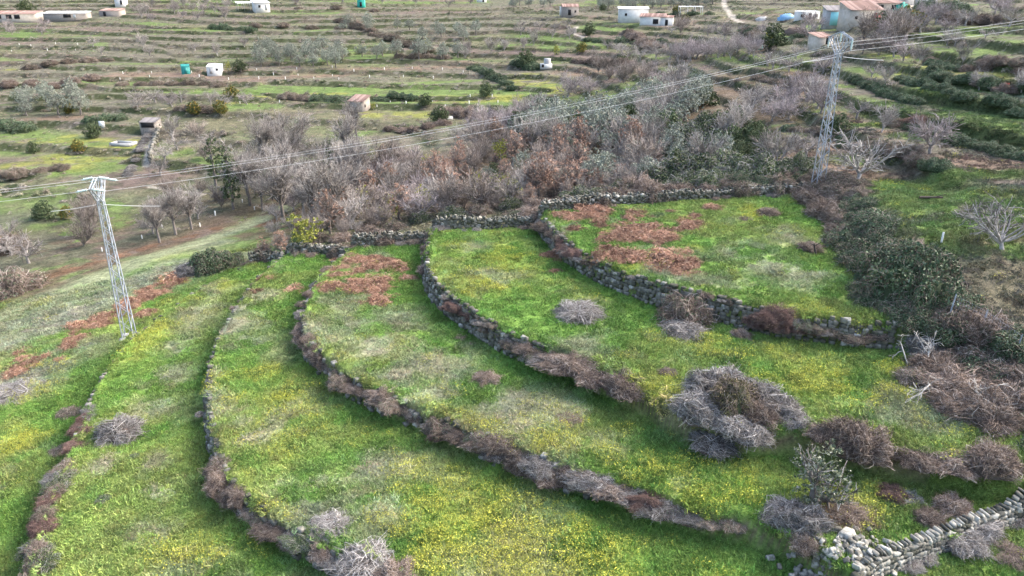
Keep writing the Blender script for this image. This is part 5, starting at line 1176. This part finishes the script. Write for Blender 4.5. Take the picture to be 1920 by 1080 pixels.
# ------------------------------------------------------------------ lattice pylons and their cables
pl = G1(243, 632); pr = np.array([*G1(1531, 362)[:2], 0]); pr[2] = hgt(pr[0], pr[1])
def height_to(p, py):
    for h in np.arange(6, 30, .05):
        if to_px(p + np.array([0, 0, h]))[1] < py: return h
LDIR = unit((pr - pl)[:2]); yaw_line = math.atan2(LDIR[1], LDIR[0])
def pylon(p, H, label, tension):
    root = empty('lattice_pylon', p, yaw_line); tag(root, label, 'pylon', 'lattice pylons')
    wz = H - 1.9; b0, b1 = .46, .21                 # waist height, half widths at foot and waist
    hw = lambda z: b0 + (b1 - b0) * np.clip(z / wz, 0, 1)
    def piece(name, a, b_, w, parent=root):
        mb = MB(); mb.bar(a, b_, w); return mb.build(name, 'galvanised', parent)
    for sx_ in (-1, 1):
        for sy in (-1, 1):
            piece('leg', (sx_ * b0, sy * b0, -.4), (sx_ * b1, sy * b1, wz), .07)
            mb = MB(); mb.box((sx_ * b0, sy * b0, -.15), (.45, .45, .5)); mb.build('footing', 'grey_render', root)
    zs = [0.]; 
    while zs[-1] < wz - .4: zs.append(zs[-1] + 2.0 * hw(zs[-1]))
    zs = np.array(zs) * wz / zs[-1]
    for i, (a, b_) in enumerate(zip(zs[:-1], zs[1:])):
        for f in range(4):
            A_ = [(-1, -1), (1, -1), (1, 1), (-1, 1)][f]; B2 = [(-1, -1), (1, -1), (1, 1), (-1, 1)][(f + 1) % 4]
            if (i + f) % 2: A_, B2 = B2, A_
            piece('brace', (A_[0] * hw(a), A_[1] * hw(a), a), (B2[0] * hw(b_), B2[1] * hw(b_), b_), .038)
    for f in range(4):
        A_ = [(-1, -1), (1, -1), (1, 1), (-1, 1)][f]; B2 = [(-1, -1), (1, -1), (1, 1), (-1, 1)][(f + 1) % 4]
        piece('brace', (A_[0] * b1, A_[1] * b1, wz), (B2[0] * b1, B2[1] * b1, wz), .055)
    # head: two arms opening from the waist, joined over the middle by a ridged beam
    arm = 1.75; top = H - .55
    att = []
    for s in (-1, 1):
        head = MB()
        for x_ in (-b1, b1):
            head.bar((x_, s * b1, wz), (x_ * .45, s * arm, top), .075); head.bar((x_, -s * b1 * .1, wz), (x_ * .45, s * arm * .55, H - .25), .05)
            head.bar((x_ * .45, s * arm, top), (x_ * .6, 0, H), .07)
            for f in (.33, .66):
                q0 = np.array((x_, s * b1, wz)) * (1 - f) + np.array((x_ * .45, s * arm, top)) * f; q1 = np.array((x_ * .6, 0, H)) * (1 - f) + np.array((x_ * .45, s * arm, top)) * f
                head.bar(q0, q1, .04)
        for f in (.25, .5, .75, 1.):
            a = np.array((b1, s * b1, wz)) * (1 - f) + np.array((b1 * .45, s * arm, top)) * f; c_ = a * np.array([-1, 1, 1]); head.bar(a, c_, .045)
            a = np.array((b1 * .6, 0, H)) * (1 - f) + np.array((b1 * .45, s * arm, top)) * f; head.bar(a, a * np.array([-1, 1, 1]), .04)
        head.build('head_arm', 'galvanised', root)
    spots = [(-arm, top), (0, H), (arm, top)]
    for yv, zv in spots:
        for d in ((-1, 1) if tension else (0,)):
            n = 6; ins = MB(); s = np.linspace(0, 2 * np.pi, 9)[:-1]
            axis = np.array([d * 1.0, 0, -.18]) if tension else np.array([0, 0, -1.0])
            if tension: axis = unit(axis)
            u = np.array([0, 1., 0]); w = np.cross(axis, u); V = []; 
            prof = [(0, .03)] + [(q, r_) for j in range(n) for q, r_ in ((.10 + j * .12, .03), (.13 + j * .12, .13), (.19 + j * .12, .05))] + [(.95, .02)]
            org = np.array([d * .15, yv, zv])
            for q, r_ in prof:
                for t in s: V.append(org + axis * q + (u * math.cos(t) + w * math.sin(t)) * r_)
            Q = [[a * 8 + j, a * 8 + (j + 1) % 8, (a + 1) * 8 + (j + 1) % 8, (a + 1) * 8 + j] for a in range(len(prof) - 1) for j in range(8)]
            ins.add(V, Q); ins.build('insulator', 'glass_insulator', root, True)
            att.append((d, org + axis * .95))
    cz, sz = math.cos(yaw_line), math.sin(yaw_line); Rz = np.array([[cz, -sz, 0], [sz, cz, 0], [0, 0, 1]])
    return root, [(d, p + Rz @ a) for d, a in att], p + np.array([0, 0, wz]), Rz
hl, hr = height_to(pl, 333), height_to(pr, 60)
PL, attL, waistL, RzL = pylon(pl, hl, 'shorter looking lattice pylon standing at the edge of the left terraces', True)
PR, attR, waistR, RzR = pylon(pr, hr, 'lattice pylon at the top corner of the terraces, on the right', False)
def cable(a, b_, sag, r, label, name='power_cable', cat='cable', n=28):
    s = np.linspace(0, 1, n); P = a[None] * (1 - s[:, None]) + b_[None] * s[:, None]; P[:, 2] -= 4 * sag * s * (1 - s)
    o = a.copy(); mb = MB(); mb.add(*tubes((P - o)[None], np.full((1, n), r), 5)); c_ = mb.build(name, 'cable', None, True); c_.location = tuple(o); tag(c_, label, cat, 'overhead power cables')
Lr = [q for d, q in attL if d > 0]; Ll = [q for d, q in attL if d < 0]; Rr_ = [q for d, q in attR]
farR = np.array([pr[0] + 62, pr[1] + 22, pr[2] + hr + 6.5]); farL = np.array([pl[0] - 70, pl[1] - 14, hl + pl[2] - 3.0])
nm = ['front', 'middle', 'rear']
for i in range(3):
    cable(Lr[i], Rr_[i], 1.0, .011, nm[i] + ' cable of three strung between the two pylons')
    off = Rr_[i] - Rr_[1]
    cable(Rr_[i], farR + off, 1.0, .011, nm[i] + ' cable of three leaving the right pylon up the slope')
    cable(Ll[i], farL + (Ll[i] - Ll[1]), .8, .011, nm[i] + ' cable of three leaving the left pylon to the left')
# telephone cable with its thick armour rods at the waist of each pylon
for w_, Rz, lbs in ((waistL, RzL, 'left'), (waistR, RzR, 'right')):
    for s, ln in ((-1, 3.4), (1, 4.2)):
        a = w_ + Rz @ np.array([s * .3, -.32, -.25]); b_ = w_ + Rz @ np.array([s * (ln + .3), -.32, -.62]); 
        cable(a, b_, .05, .022, 'thick cable end on the %s side of the %s pylon waist' % ('left' if s < 0 else 'right', lbs), 'cable_end', 'cable', 8)

# ------------------------------------------------------------------ farm buildings
def building(name, label, px, py, w, d, h, yaw=0, wall='white_plaster', roof='clay_tile', kind='gable', rise=.9, over=.25, openings=(), cat='building', posts=False, floor_px=None):
    p = G1(px, py); cy_, sy_ = math.cos(yaw), math.sin(yaw)
    cs = [(p[0] + a * w / 2 * cy_ - b_ * d / 2 * sy_, p[1] + a * w / 2 * sy_ + b_ * d / 2 * cy_) for a in (-1, 0, 1) for b_ in (-1.1, 0)]
    p[2] = max(float(hgt(*c_)) for c_ in cs) - .05; root = empty(name, p, yaw); tag(root, label, cat, 'farm buildings on the far slopes')
    if not posts:
        mb = MB(); mb.box((0, 0, h / 2 - 1.0), (w, d, h + 2.0))
        if kind == 'gable':
            for s in (-1, 1): mb.add([(s * w / 2, -d / 2, h), (s * w / 2, d / 2, h), (s * w / 2, 0, h + rise), (s * (w / 2 - .2), -d / 2, h), (s * (w / 2 - .2), d / 2, h), (s * (w / 2 - .2), 0, h + rise)], [[0, 2, 5, 3], [1, 4, 5, 2]], [[0, 1, 2], [3, 5, 4]])
        if kind == 'shed': mb.add([(-w / 2, d / 2, h), (w / 2, d / 2, h), (-w / 2, d / 2, h + rise), (w / 2, d / 2, h + rise), (-w / 2, -d / 2, h), (w / 2, -d / 2, h)], [[0, 1, 3, 2]], [[0, 2, 4], [1, 5, 3]])
        mb.build('wall', wall, root)
    else:
        for x_ in np.linspace(-w / 2 + .1, w / 2 - .1, max(2, int(w / 2.5) + 1)):
            for y_ in (-d / 2 + .1, d / 2 - .1): mb = MB(); mb.box((x_, y_, h / 2 - .3), (.16, .16, h + .6)); mb.build('post', wall, root)
    # roof of ridged sheets or tile courses, each ridge its own run
    mb = MB(); n = max(6, int(w / .35)); xs_ = np.linspace(-w / 2 - over, w / 2 + over, n + 1)
    def run(x0, x1, y0, z0, y1, z1):
        m_ = (x0 + x1) / 2; k = .07
        mb.add([(x0, y0, z0), (m_, y0, z0 + k), (x1, y0, z0), (x0, y1, z1), (m_, y1, z1 + k), (x1, y1, z1), (x0, y0, z0 - .06), (x1, y0, z0 - .06)], [[0, 1, 4, 3], [1, 2, 5, 4], [0, 6, 7, 2]])
    for x0, x1 in zip(xs_[:-1], xs_[1:]):
        if kind == 'gable':
            e = rise / (d / 2) * over
            run(x0, x1, -d / 2 - over, h - e + .05, 0, h + rise + .05); run(x0, x1, d / 2 + over, h - e + .05, 0, h + rise + .05)
        elif kind == 'shed':
            e = rise / d * over; run(x0, x1, -d / 2 - over, h - e + .06, d / 2 + over, h + rise + e + .06)
        else: run(x0, x1, -d / 2 - over, h + .06, d / 2 + over, h + .12)
    mb.build('roof', roof, root)
    for side, u, z0, ow, oh, mt in openings:
        nmz = 'door' if z0 < .3 else 'window'
        mb = MB()
        if side == 'f': mb.box((u, -d / 2 - .02, z0 + oh / 2), (ow, .08, oh))
        elif side == 'r': mb.box((w / 2 + .02, u, z0 + oh / 2), (.08, ow, oh))
        else: mb.box((-w / 2 - .02, u, z0 + oh / 2), (.08, ow, oh))
        o = mb.build(nmz, mt, root)
        if nmz == 'window':
            f = MB()
            for dz in (-oh / 2 - .04, oh / 2 + .04):
                c_ = (u, -d / 2 - .05, z0 + oh / 2 + dz) if side == 'f' else ((w / 2 + .05) * (1 if side == 'r' else -1), u, z0 + oh / 2 + dz); f.box(c_, (ow + .16, .1, .08) if side == 'f' else (.1, ow + .16, .08))
            f.build('frame', wall, o)
    return root
building('farmhouse', 'white house with pale lean-to roof at the top left', 490, 20, 6.0, 7.0, 2.9, R(28), 'white_plaster', 'pale_sheet', 'shed', .8, .4, [('f', -1.2, 1.0, .9, 1.0, 'dark'), ('r', -1.5, 1.0, .9, 1.2, 'dark'), ('f', 1.5, 0, .9, 2.0, 'grey_render')], 'house')
building('open_shed', 'open pale roofed shed joined to the white house', 462, 18, 7.5, 5.0, 2.5, R(28), 'grey_render', 'pale_sheet', 'shed', .5, .3, (), 'shed', True)
building('long_shed', 'long reddish roofed shed with pale piers at the left edge', 28, 40, 22, 6, 2.2, R(-4), 'cream_plaster', 'clay_tile', 'shed', 1.0, .3, [('f', x_, 0.35, 2.4, 1.5, 'dark') for x_ in (-8, -4.5, 0, 3.5)], 'shed')
building('long_shed', 'long low shed with pale sheet roof', 128, 36, 17, 5, 2.0, R(3), 'stonework', 'pale_sheet', 'shed', .6, .3, [('f', 1, .35, 3, 1.2, 'dark'), ('f', 4, 0, 1, 1.6, 'white_plaster')], 'shed')
building('ruined_house', 'half ruined house with brick coloured gable', 212, 30, 9, 5, 2.2, R(-8), 'stonework', 'clay_tile', 'shed', .7, .2, [('f', -2, 0, 1.2, 1.8, 'dark')], 'ruin')
building('storage_hut', 'small white hut at the very top left', 228, 9, 4.5, 4, 2.4, R(10), 'white_plaster', 'pale_sheet', 'flat', .2, .2, [('f', .5, 0, .9, 1.9, 'dark')], 'hut')
building('garden_cabin', 'little teal cabin on brown earth', 349, 138, 2.2, 2.6, 2.0, R(25), 'teal', 'teal', 'gable', .5, .05, [('f', 0, 0, .8, 1.7, 'teal'), ('r', 0, .9, .6, .5, 'dark')], 'cabin')
building('tool_shed', 'small pale blue white shed right of the teal cabin', 404, 138, 3.8, 3.0, 1.9, R(8), 'white_plaster', 'pale_sheet', 'shed', .45, .1, [('f', -.8, 0, .8, 1.6, 'grey_render'), ('f', .9, .9, .6, .5, 'dark')], 'shed')
building('stone_hut', 'small square stone hut with tiled roof beside the wood', 675, 207, 3.6, 3.4, 2.2, R(-20), 'stonework', 'clay_tile', 'shed', .9, .3, [('r', -.6, .8, .5, .6, 'dark'), ('f', .2, 0, .9, 1.7, 'wood')], 'hut')
building('stone_hut', 'grey stone hut with dark doorway beside the far track', 1068, 30, 6.0, 5, 3.0, R(4), 'stonework', 'clay_tile', 'gable', .9, .25, [('f', -.4, 0, 1.1, 2.0, 'dark'), ('f', 1.8, 1.0, .6, .7, 'dark')], 'hut')
building('white_hut', 'tiny white annex left of the grey stone hut', 1054, 28, 1.8, 2.0, 2.3, R(4), 'white_plaster', 'pale_sheet', 'flat', .1, .1, [('f', 0, 0, .7, 1.8, 'dark')], 'hut')
building('farmhouse', 'long white farmhouse on the far slope', 1186, 42, 10, 6, 3.4, R(-6), 'white_plaster', 'pale_sheet', 'shed', .5, .3, [('f', 4.0, 1.0, 1.4, .9, 'dark'), ('f', -2.5, 1.2, .8, .8, 'dark')], 'house')
building('farm_annex', 'pink roofed annex right of the long white farmhouse', 1225, 46, 8, 6, 2.6, R(-20), 'white_plaster', 'clay_tile', 'gable', .9, .3, [('f', 1.2, .35, 1.8, 1.5, 'dark'), ('r', 0, .8, .9, .9, 'dark')], 'house')
building('farm_annex', 'small white outbuilding at the end of the white farm', 1250, 47, 4, 3.5, 2.4, R(-15), 'white_plaster', 'clay_tile', 'shed', .5, .2, [('f', 0, 0, .9, 1.8, 'dark')], 'outbuilding')
building('white_canopy', 'white canopy on posts left of the pale track', 1294, 27, 8, 4, 2.6, R(-3), 'tube', 'pale_sheet', 'flat', .2, .2, (), 'canopy', True)
building('caravan_shed', 'low white shed beside blue tarpaulins', 1512, 36, 6, 3, 2.0, R(5), 'white_plaster', 'pale_sheet', 'flat', .2, .1, [('f', -2, .5, 1.0, .8, 'dark'), ('f', .2, 0, .8, 1.6, 'dark'), ('f', 2, .6, .9, .8, 'wood')], 'shed')
building('garage_shed', 'dark roofed shed with large aqua door', 1562, 54, 4.6, 5, 3.2, R(-8), 'grey_render', 'dark_sheet', 'shed', .9, .3, [('f', .1, 0, 3.4, 2.9, 'aqua')], 'shed')
building('barn', 'red tiled barn with a red door', 1610, 47, 7.4, 5, 3.2, R(8), 'cream_plaster', 'clay_tile', 'shed', 1.6, .35, [('f', 2.6, 0, 2.0, 2.6, 'red'), ('f', -2.4, 1.3, .6, .6, 'dark')], 'barn')
building('stone_shed', 'long low tiled shed behind the red tiled barn', 1650, 27, 9.5, 5, 2.2, R(6), 'stonework', 'clay_tile', 'shed', .8, .3, [('f', -2, .4, 2.2, 1.4, 'dark'), ('f', 2, .4, 1.6, 1.4, 'dark')], 'shed')
building('village_house', 'grey gabled house wall at the top edge by the road', 1687, 10, 5, 6, 4.5, R(10), 'grey_render', 'clay_tile', 'gable', 1.2, .3, [('f', -1, 1.5, .9, 1.1, 'dark')], 'house')
building('village_house', 'white house with dark door above the paved road', 1722, 6, 9, 6, 4.5, R(-10), 'white_plaster', 'clay_tile', 'gable', 1.2, .3, [('f', -2.6, 0, 1.1, 2.2, 'dark'), ('f', .5, .9, 1, 1.2, 'dark'), ('f', 3, .9, 1, 1.2, 'dark')], 'house')
building('stone_hut', 'roofless looking hut low behind the pylon head', 1537, 84, 3.4, 3, 1.3, R(20), 'cream_plaster', 'clay_tile', 'shed', .7, .2, [('f', .5, 0, .9, 1.5, 'dark')], 'hut')
building('stone_hut', 'ruined stone hut with tile fragments at the head of the path', 284, 243, 3.4, 2.6, 1.6, R(-3), 'stonework', 'dark_sheet', 'shed', .5, .15, [('f', 0, .5, 2.8, 1.0, 'dark')], 'hut')
building('garden_cabin', 'green cabin at the top edge of the middle', 678, 13, 3.2, 3, 3.0, 0, 'green_net', 'pale_sheet', 'gable', .6, .2, [('f', 0, 0, 1, 1.9, 'dark')], 'cabin')
building('white_hut', 'small white hut at the top edge, right of the green cabin', 903, 4, 5, 4, 2.6, 0, 'white_plaster', 'pale_sheet', 'gable', .6, .2, [('f', 1, 0, .9, 1.9, 'dark')], 'hut')
# white tank with drum
p = G1(1024, 128); root = empty('water_tank', p); tag(root, 'square white water tank with a round grey top', 'tank')
mb = MB(); mb.box((0, 0, .5), (3.2, 2.4, 1.4)); mb.build('basin', 'white_plaster', root)
mb = MB(); t = np.linspace(0, 2 * np.pi, 17)[:-1]; rr_ = [(.95, 1.2), (.95, 2.5), (.8, 2.62), (0.01, 2.66)]
mb.add([(r_ * math.cos(a) + .3, r_ * math.sin(a), z_) for r_, z_ in rr_ for a in t], [[k * 16 + j, k * 16 + (j + 1) % 16, (k + 1) * 16 + (j + 1) % 16, (k + 1) * 16 + j] for k in range(3) for j in range(16)]); mb.build('drum', 'grey_render', root)
mb = MB(); mb.box((-.95, -1.23, .75), (.7, .06, .8)); mb.build('hatch', 'dark', root)
# leaning white panel
p = G1(192, 240); root = empty('white_board', p, R(10)); tag(root, 'white board standing upright at the edge of the left meadow', 'board')
mb = MB(); mb.box((0, 0, .75), (1.15, .08, 1.5)); mb.build('panel', 'tube', root); 
for s in (-1, 1): mb = MB(); mb.box((s * .5, .09, .6), (.08, .08, 1.5)); mb.build('post', 'wood', root)
# low concrete trough in the left meadow
p = G1(232, 272); root = empty('concrete_trough', p, R(-8)); tag(root, 'low grey concrete trough in the left meadow', 'trough')
for c_, s in (((0, 1.2, .25), (4.4, .2, .7)), ((0, -1.2, .25), (4.4, .2, .7)), ((-2.1, 0, .25), (.2, 2.2, .7)), ((2.1, 0, .25), (.2, 2.2, .7)), ((0, 0, .02), (4.0, 2.2, .15))): mb = MB(); mb.box(c_, s); mb.build('slab', 'grey_render', root)
p = G1(838, 224); root = empty('concrete_trough', p, R(5)); tag(root, 'white trough beside a dark narrow evergreen', 'trough')
for c_, s in (((0, .5, .3), (2.6, .12, .7)), ((0, -.5, .3), (2.6, .12, .7)), ((-1.24, 0, .3), (.12, .88, .7)), ((1.24, 0, .3), (.12, .88, .7))): mb = MB(); mb.box(c_, s); mb.build('slab', 'white_plaster', root)
# tarpaulin covered piles, bins
def heap(name, px, py, sx_, sy, sz, mt, label, cat):
    global rng; p = G1(px, py); V, Q = dome_core(0, 1., 1., 0, .35); V = np.array(V) * np.array([sx_, sy, sz]); mb = MB(); mb.add(V, Q); o = mb.build(name, mt); o.location = tuple(p); tag(o, label, cat)
heap('tarpaulin_pile', 1475, 36, 2.6, 1.4, 1.5, 'blue_tarp', 'blue tarpaulin heap left of the low white shed', 'tarpaulin')
heap('tarpaulin_pile', 1430, 38, 2.2, 1.2, 1.0, 'grey_render', 'dull grey violet covered heap left of the blue tarpaulin', 'tarpaulin')
heap('tarpaulin_pile', 1690, 24, 2.0, 1.2, 2.2, 'green_net', 'teal green tarpaulin heap beside the road bend', 'tarpaulin')
heap('brush_pile', 1490, 66, 3.0, 1.6, 1.7, 'core', 'dark cut brush pile below the farm sheds', 'brush pile')
p = G1(1422, 94); root = empty('water_bin', p, R(15)); tag(root, 'green plastic bin left of the large evergreen', 'bin')
mb = MB(); mb.box((0, 0, .5), (1.7, 1.1, 1.1)); mb.build('body', 'green_net', root); mb = MB(); mb.box((0, 0, 1.1), (1.8, 1.2, .1)); mb.build('lid', 'green_net', root)
p = G1(1888, 163); root = empty('red_bucket', p); tag(root, 'little red bucket on the right hand slope', 'bucket')
mb = MB(); t = np.linspace(0, 2 * np.pi, 13)[:-1]; mb.add([(r_ * math.cos(a), r_ * math.sin(a), z_) for r_, z_ in ((.16, 0), (.24, .45), (.2, .45), (.14, .08)) for a in t], [[k * 12 + j, k * 12 + (j + 1) % 12, (k + 1) * 12 + (j + 1) % 12, (k + 1) * 12 + j] for k in range(3) for j in range(12)]); mb.build('pail', 'red', root)
mb = MB(); a = np.linspace(0, np.pi, 9); mb.add(*tubes(np.stack([.23 * np.cos(a), 0 * a, .45 + .2 * np.sin(a)], -1)[None], np.full((1, 9), .012), 4)); mb.build('handle', 'dark', root)
# stone edging of the path at the left
rng = np.random.default_rng(5)
A0, A1 = ground([296, 282], [240, 305]); root = empty('path_wall', A0); tag(root, 'pale stone wall edging the far path', 'stone wall'); H = StoneHeap(root, A0)
for f in np.linspace(0, 1, 60):
    for c_ in range(3): q = A0 * (1 - f) + A1 * f; H.put((q[0] + rng.normal() * .15, q[1], hgt(q[0], q[1]) + .2 + c_ * .3), (.5, .6, .36), rng.uniform(0, 6), 0, 0)
H.done()
# white tubes round young trees
def post_mesh(r_, h, mt):
    mb = MB(); t = np.linspace(0, 2 * np.pi, 7)[:-1]
    mb.add([(q * math.cos(a), q * math.sin(a), z_) for q, z_ in ((r_, -.05), (r_, h), (r_ * .7, h), (r_ * .7, h - .15)) for a in t], [[k * 6 + j, k * 6 + (j + 1) % 6, (k + 1) * 6 + (j + 1) % 6, (k + 1) * 6 + j] for k in range(3) for j in range(6)]); return mb.mesh('tube', mt)
TUBE = post_mesh(.075, .55, 'tube')
for i, (poly, sp, lb, lim) in enumerate([
    ([(225,150),(640,150),(640,126),(235,130)], 6.5, 'white tube round a young tree on the brown terraces', 45),
    ([(640,205),(960,195),(940,178),(640,185)], 5.5, 'white tube round a young tree on the dry yellow terrace', 32),
    ([(660,150),(880,140),(860,125),(660,130)], 8, 'white tube round a young tree on the far pinkish terrace', 18),
    ([(180,475),(500,385),(470,360),(300,420)], 5, 'white tube round a young tree behind the left pylon', 34),
    ([(0,97),(150,95),(150,82),(0,84)], 7, 'white tube round a young tree at the far left', 26),
    ([(440,200),(640,190),(640,180),(440,188)], 6, 'white tube round a young tree above the orange trees', 26)]):
    W = ground([a for a, b_ in poly], [b_ for a, b_ in poly])[:, :2]; g = np.random.default_rng(300 + i); c_ = g.uniform(W.min(0), W.max(0), (900, 2)); c_ = c_[inside(c_[:, 0], c_[:, 1], W)]; out = []
    for q in c_:
        if len(out) >= lim: break
        if out and np.min(np.hypot(*(np.array(out) - q).T)) < sp: continue
        out.append(q)
    for q in out: tag(link('tree_guard', TUBE, None, (q[0], q[1], float(hgt(*q))), 0, g.uniform(.85, 1.3)), lb, 'tree guard', 'white tree guards')
p = G1(1765, 455); tag(link('tree_guard', TUBE, None, p, 0, (1, 1, 1.4)), 'single white tube on the grass above the bramble bank', 'tree guard')
# wire fence among the brambles at the right
fp = ground([1772, 1830, 1893], [612, 642, 690]); root = empty('wire_fence', fp[1]); tag(root, 'sagging wire mesh fence with pale posts among the brambles', 'fence')
tops = []
for i, q in enumerate(fp):
    mb = MB(); q = q - fp[1]; e = q + np.array([.28, .1, 2.1]); mb.bar(q - np.array([0, 0, .3]), e, .05); mb.build('post', 'galvanised', root); tops.append((q, e))
for (q0, e0), (q1, e1) in zip(tops[:-1], tops[1:]):
    mb = MB()
    for f in np.linspace(.08, .95, 7): mb.bar(q0 + (e0 - q0) * f, q1 + (e1 - q1) * f, .007)
    for g_ in np.linspace(.03, .97, 12): mb.bar((q0 + (q1 - q0) * g_) + .08 * (e0 - q0), (e0 + (e1 - e0) * g_) - .05 * (e0 - q0), .006)
    mb.build('mesh_panel', 'galvanised', root)
# bleached fallen branches
def dead_branch(seed, px, py, L, yaw, label, n2=16, n3=90, lift=.5, r=.05):
    global rng; rng = np.random.default_rng(seed); s = np.linspace(0, 1, 7)
    P = np.stack([L * s, .3 * np.sin(s * 3), .12 + lift * np.sin(s * 2.6)], -1)[None]; PR_ = (r * (1.1 - .7 * s))[None]
    B2, BR = grow(P, PR_, n2, L * .5, .25, 1, .75, .15, -.25, .25, .75, 6, .35); C2, CR = grow(B2, BR, n3, L * .25, .3, 1, .8, .1, -.2, .25, .7, 4, .4)
    mb = MB(); mb.add(*tubes(P, PR_, 6)); o = mb.mesh('limb', 'bleached', True)
    root = empty('fallen_branch', G1(px, py), yaw); tag(root, label, 'dead branch'); link('limb', o, root)
    for Z_, ZR, k in ((B2, BR, 4), (C2, CR, 3)):
        Z_[..., 2] = np.maximum(Z_[..., 2], .02); mb = MB(); mb.add(*tubes(Z_, np.maximum(ZR, .015), k)); mb.build('branches' if k == 4 else 'twigs', 'bleached', root)['kind'] = 'stuff'
dead_branch(1, 1768, 748, 3.0, R(-48), 'long bleached fallen branch with many forks, lower right', 22, 90)
dead_branch(2, 1735, 728, 2.2, R(-130), 'small bleached branch lying on grass left of the thicket', 8, 24, .7, .04)
dead_branch(3, 1740, 700, 2.6, R(55), 'pale dead branches standing up out of the thicket', 18, 110, 1.0)
dead_branch(4, 1702, 690, 1.8, R(80), 'single pale curved dead stem left of the thicket', 5, 10, 1.0, .035)
dead_branch(5, 1830, 775, 2.0, R(-20), 'bleached twigs at the end of the long fallen branch', 12, 50, .4, .04)
# charred stump in the upper field
g = G1(1530, 478); root = empty('black_stump', g); tag(root, 'charred black stump leaning in the upper field', 'stump')
mb = MB(); mb.bar((0, 0, -.1), (-.25, .1, .9), .16, w2=.07); mb.build('stem', 'dark', root); mb = MB(); mb.bar((-.2, .08, .7), (.25, 0, 1.05), .06, w2=.03); mb.bar((-.22, .08, .75), (-.6, .2, .95), .05, w2=.02); mb.build('stub', 'dark', root)
# fallen dark log on the right plateau
g = G1(1745, 374); root = empty('dark_log', g, R(-8)); tag(root, 'dark fallen log on the grass right of the right pylon', 'log')
mb = MB(); mb.bar((-.9, 0, .15), (.9, 0, .2), .2, w2=.14); mb.build('stem', 'core', root); mb = MB(); mb.bar((.3, 0, .2), (1.0, -.2, .55), .07, w2=.03); mb.build('stub', 'core', root)
# ------------------------------------------------------------------ low rough growth over the far slopes (nobody could count it)
rng = np.random.default_rng(91)
def tint_bush(seed, n, r, h, size):
    global rng; g = rng; rng = np.random.default_rng(seed); d = unit(rng.normal(size=(n, 3))); d[:, 2] = np.abs(d[:, 2]); P = d * np.array([r, r, h]) * rng.uniform(.5, 1.1, (n, 1)) * (1 + .25 * np.sin(5 * d[:, :1] + seed)); mb = MB(); mb.add(*leaves(P, size, .1, .7)); rng = g
    return mb.mesh('patch', 'grass')
PS = [tint_bush(1 + i, 150, .55, .55, .16) for i in range(4)]
n = 48000; y = rng.uniform(98, 420, n); x = rng.uniform(-1, 1, n) * (10 + .72 * y)
keep = rng.random(n) < y / 420 * .6 + .4
x, y = x[keep], y[keep]
ri = grid_sample(GM['riser'], x, y); tk = grid_sample(trk, x, y); gr = grid_sample(A, x, y); cl = fbm(x, y, 14, 201, 3)
grn = (gr[:, 1] > gr[:, 0] * 1.25)
pr_ = np.where(ri > .4, .85, .18 + .5 * ss((cl - .5) / .15)) * np.where(grn, .25, 1)
k = (rng.random(len(x)) < pr_) & (tk < .3)
x, y, ri, gr = x[k], y[k], ri[k], gr[k]
k = np.min(np.hypot(x[:, None] - BXY[None, :, 0], y[:, None] - BXY[None, :, 1]) - BXY[None, :, 2] * .8, 1) > 1.5
x, y, ri, gr = x[k], y[k], ri[k], gr[k]; n = len(x)
u = rng.random((n, 1)); pal = np.array([(.32, .29, .20), (.19, .185, .11), (.29, .245, .22), (.11, .125, .065), (.38, .35, .27), (.26, .20, .16)])
tint = pal[rng.integers(0, len(pal), n)] * .65 + gr * .35
s = rng.uniform(.45, 1.1, n) * np.where(ri > .4, 1.15, .7)
scatter('rough_scrub', PS, np.stack([x, y, hgt(x, y)], -1), np.stack([0 * x, 0 * x, rng.uniform(0, 6.28, n)], -1), np.stack([s * rng.uniform(.8, 1.6, n), s, s * rng.uniform(.4, 1.0, n)], -1), tint, 'low dry scrub and weeds roughening the far terraces', 'scrub')
# labels shared by a few things only: say which one by its order from the left
def ordinals():
    by = {}
    for o in COL.objects:
        if o.parent is None and 'label' in o.keys() and o.get('kind') is None: by.setdefault(o['label'], []).append(o)
    words = ['first', 'second', 'third', 'fourth', 'fifth', 'sixth', 'seventh', 'eighth', 'ninth', 'tenth', 'eleventh', 'twelfth', 'thirteenth', 'fourteenth', 'fifteenth', 'sixteenth', 'seventeenth', 'eighteenth', 'nineteenth', 'twentieth', 'twenty-first', 'twenty-second', 'twenty-third', 'twenty-fourth', 'twenty-fifth']
    for lb, os_ in by.items():
        if 1 < len(os_) <= 25 and len(lb.split()) <= 13:
            os_.sort(key=lambda o: to_px(np.array(o.location))[0])
            for i, o in enumerate(os_): o['label'] = lb + ', ' + words[i] + ' from the left'
ordinals()
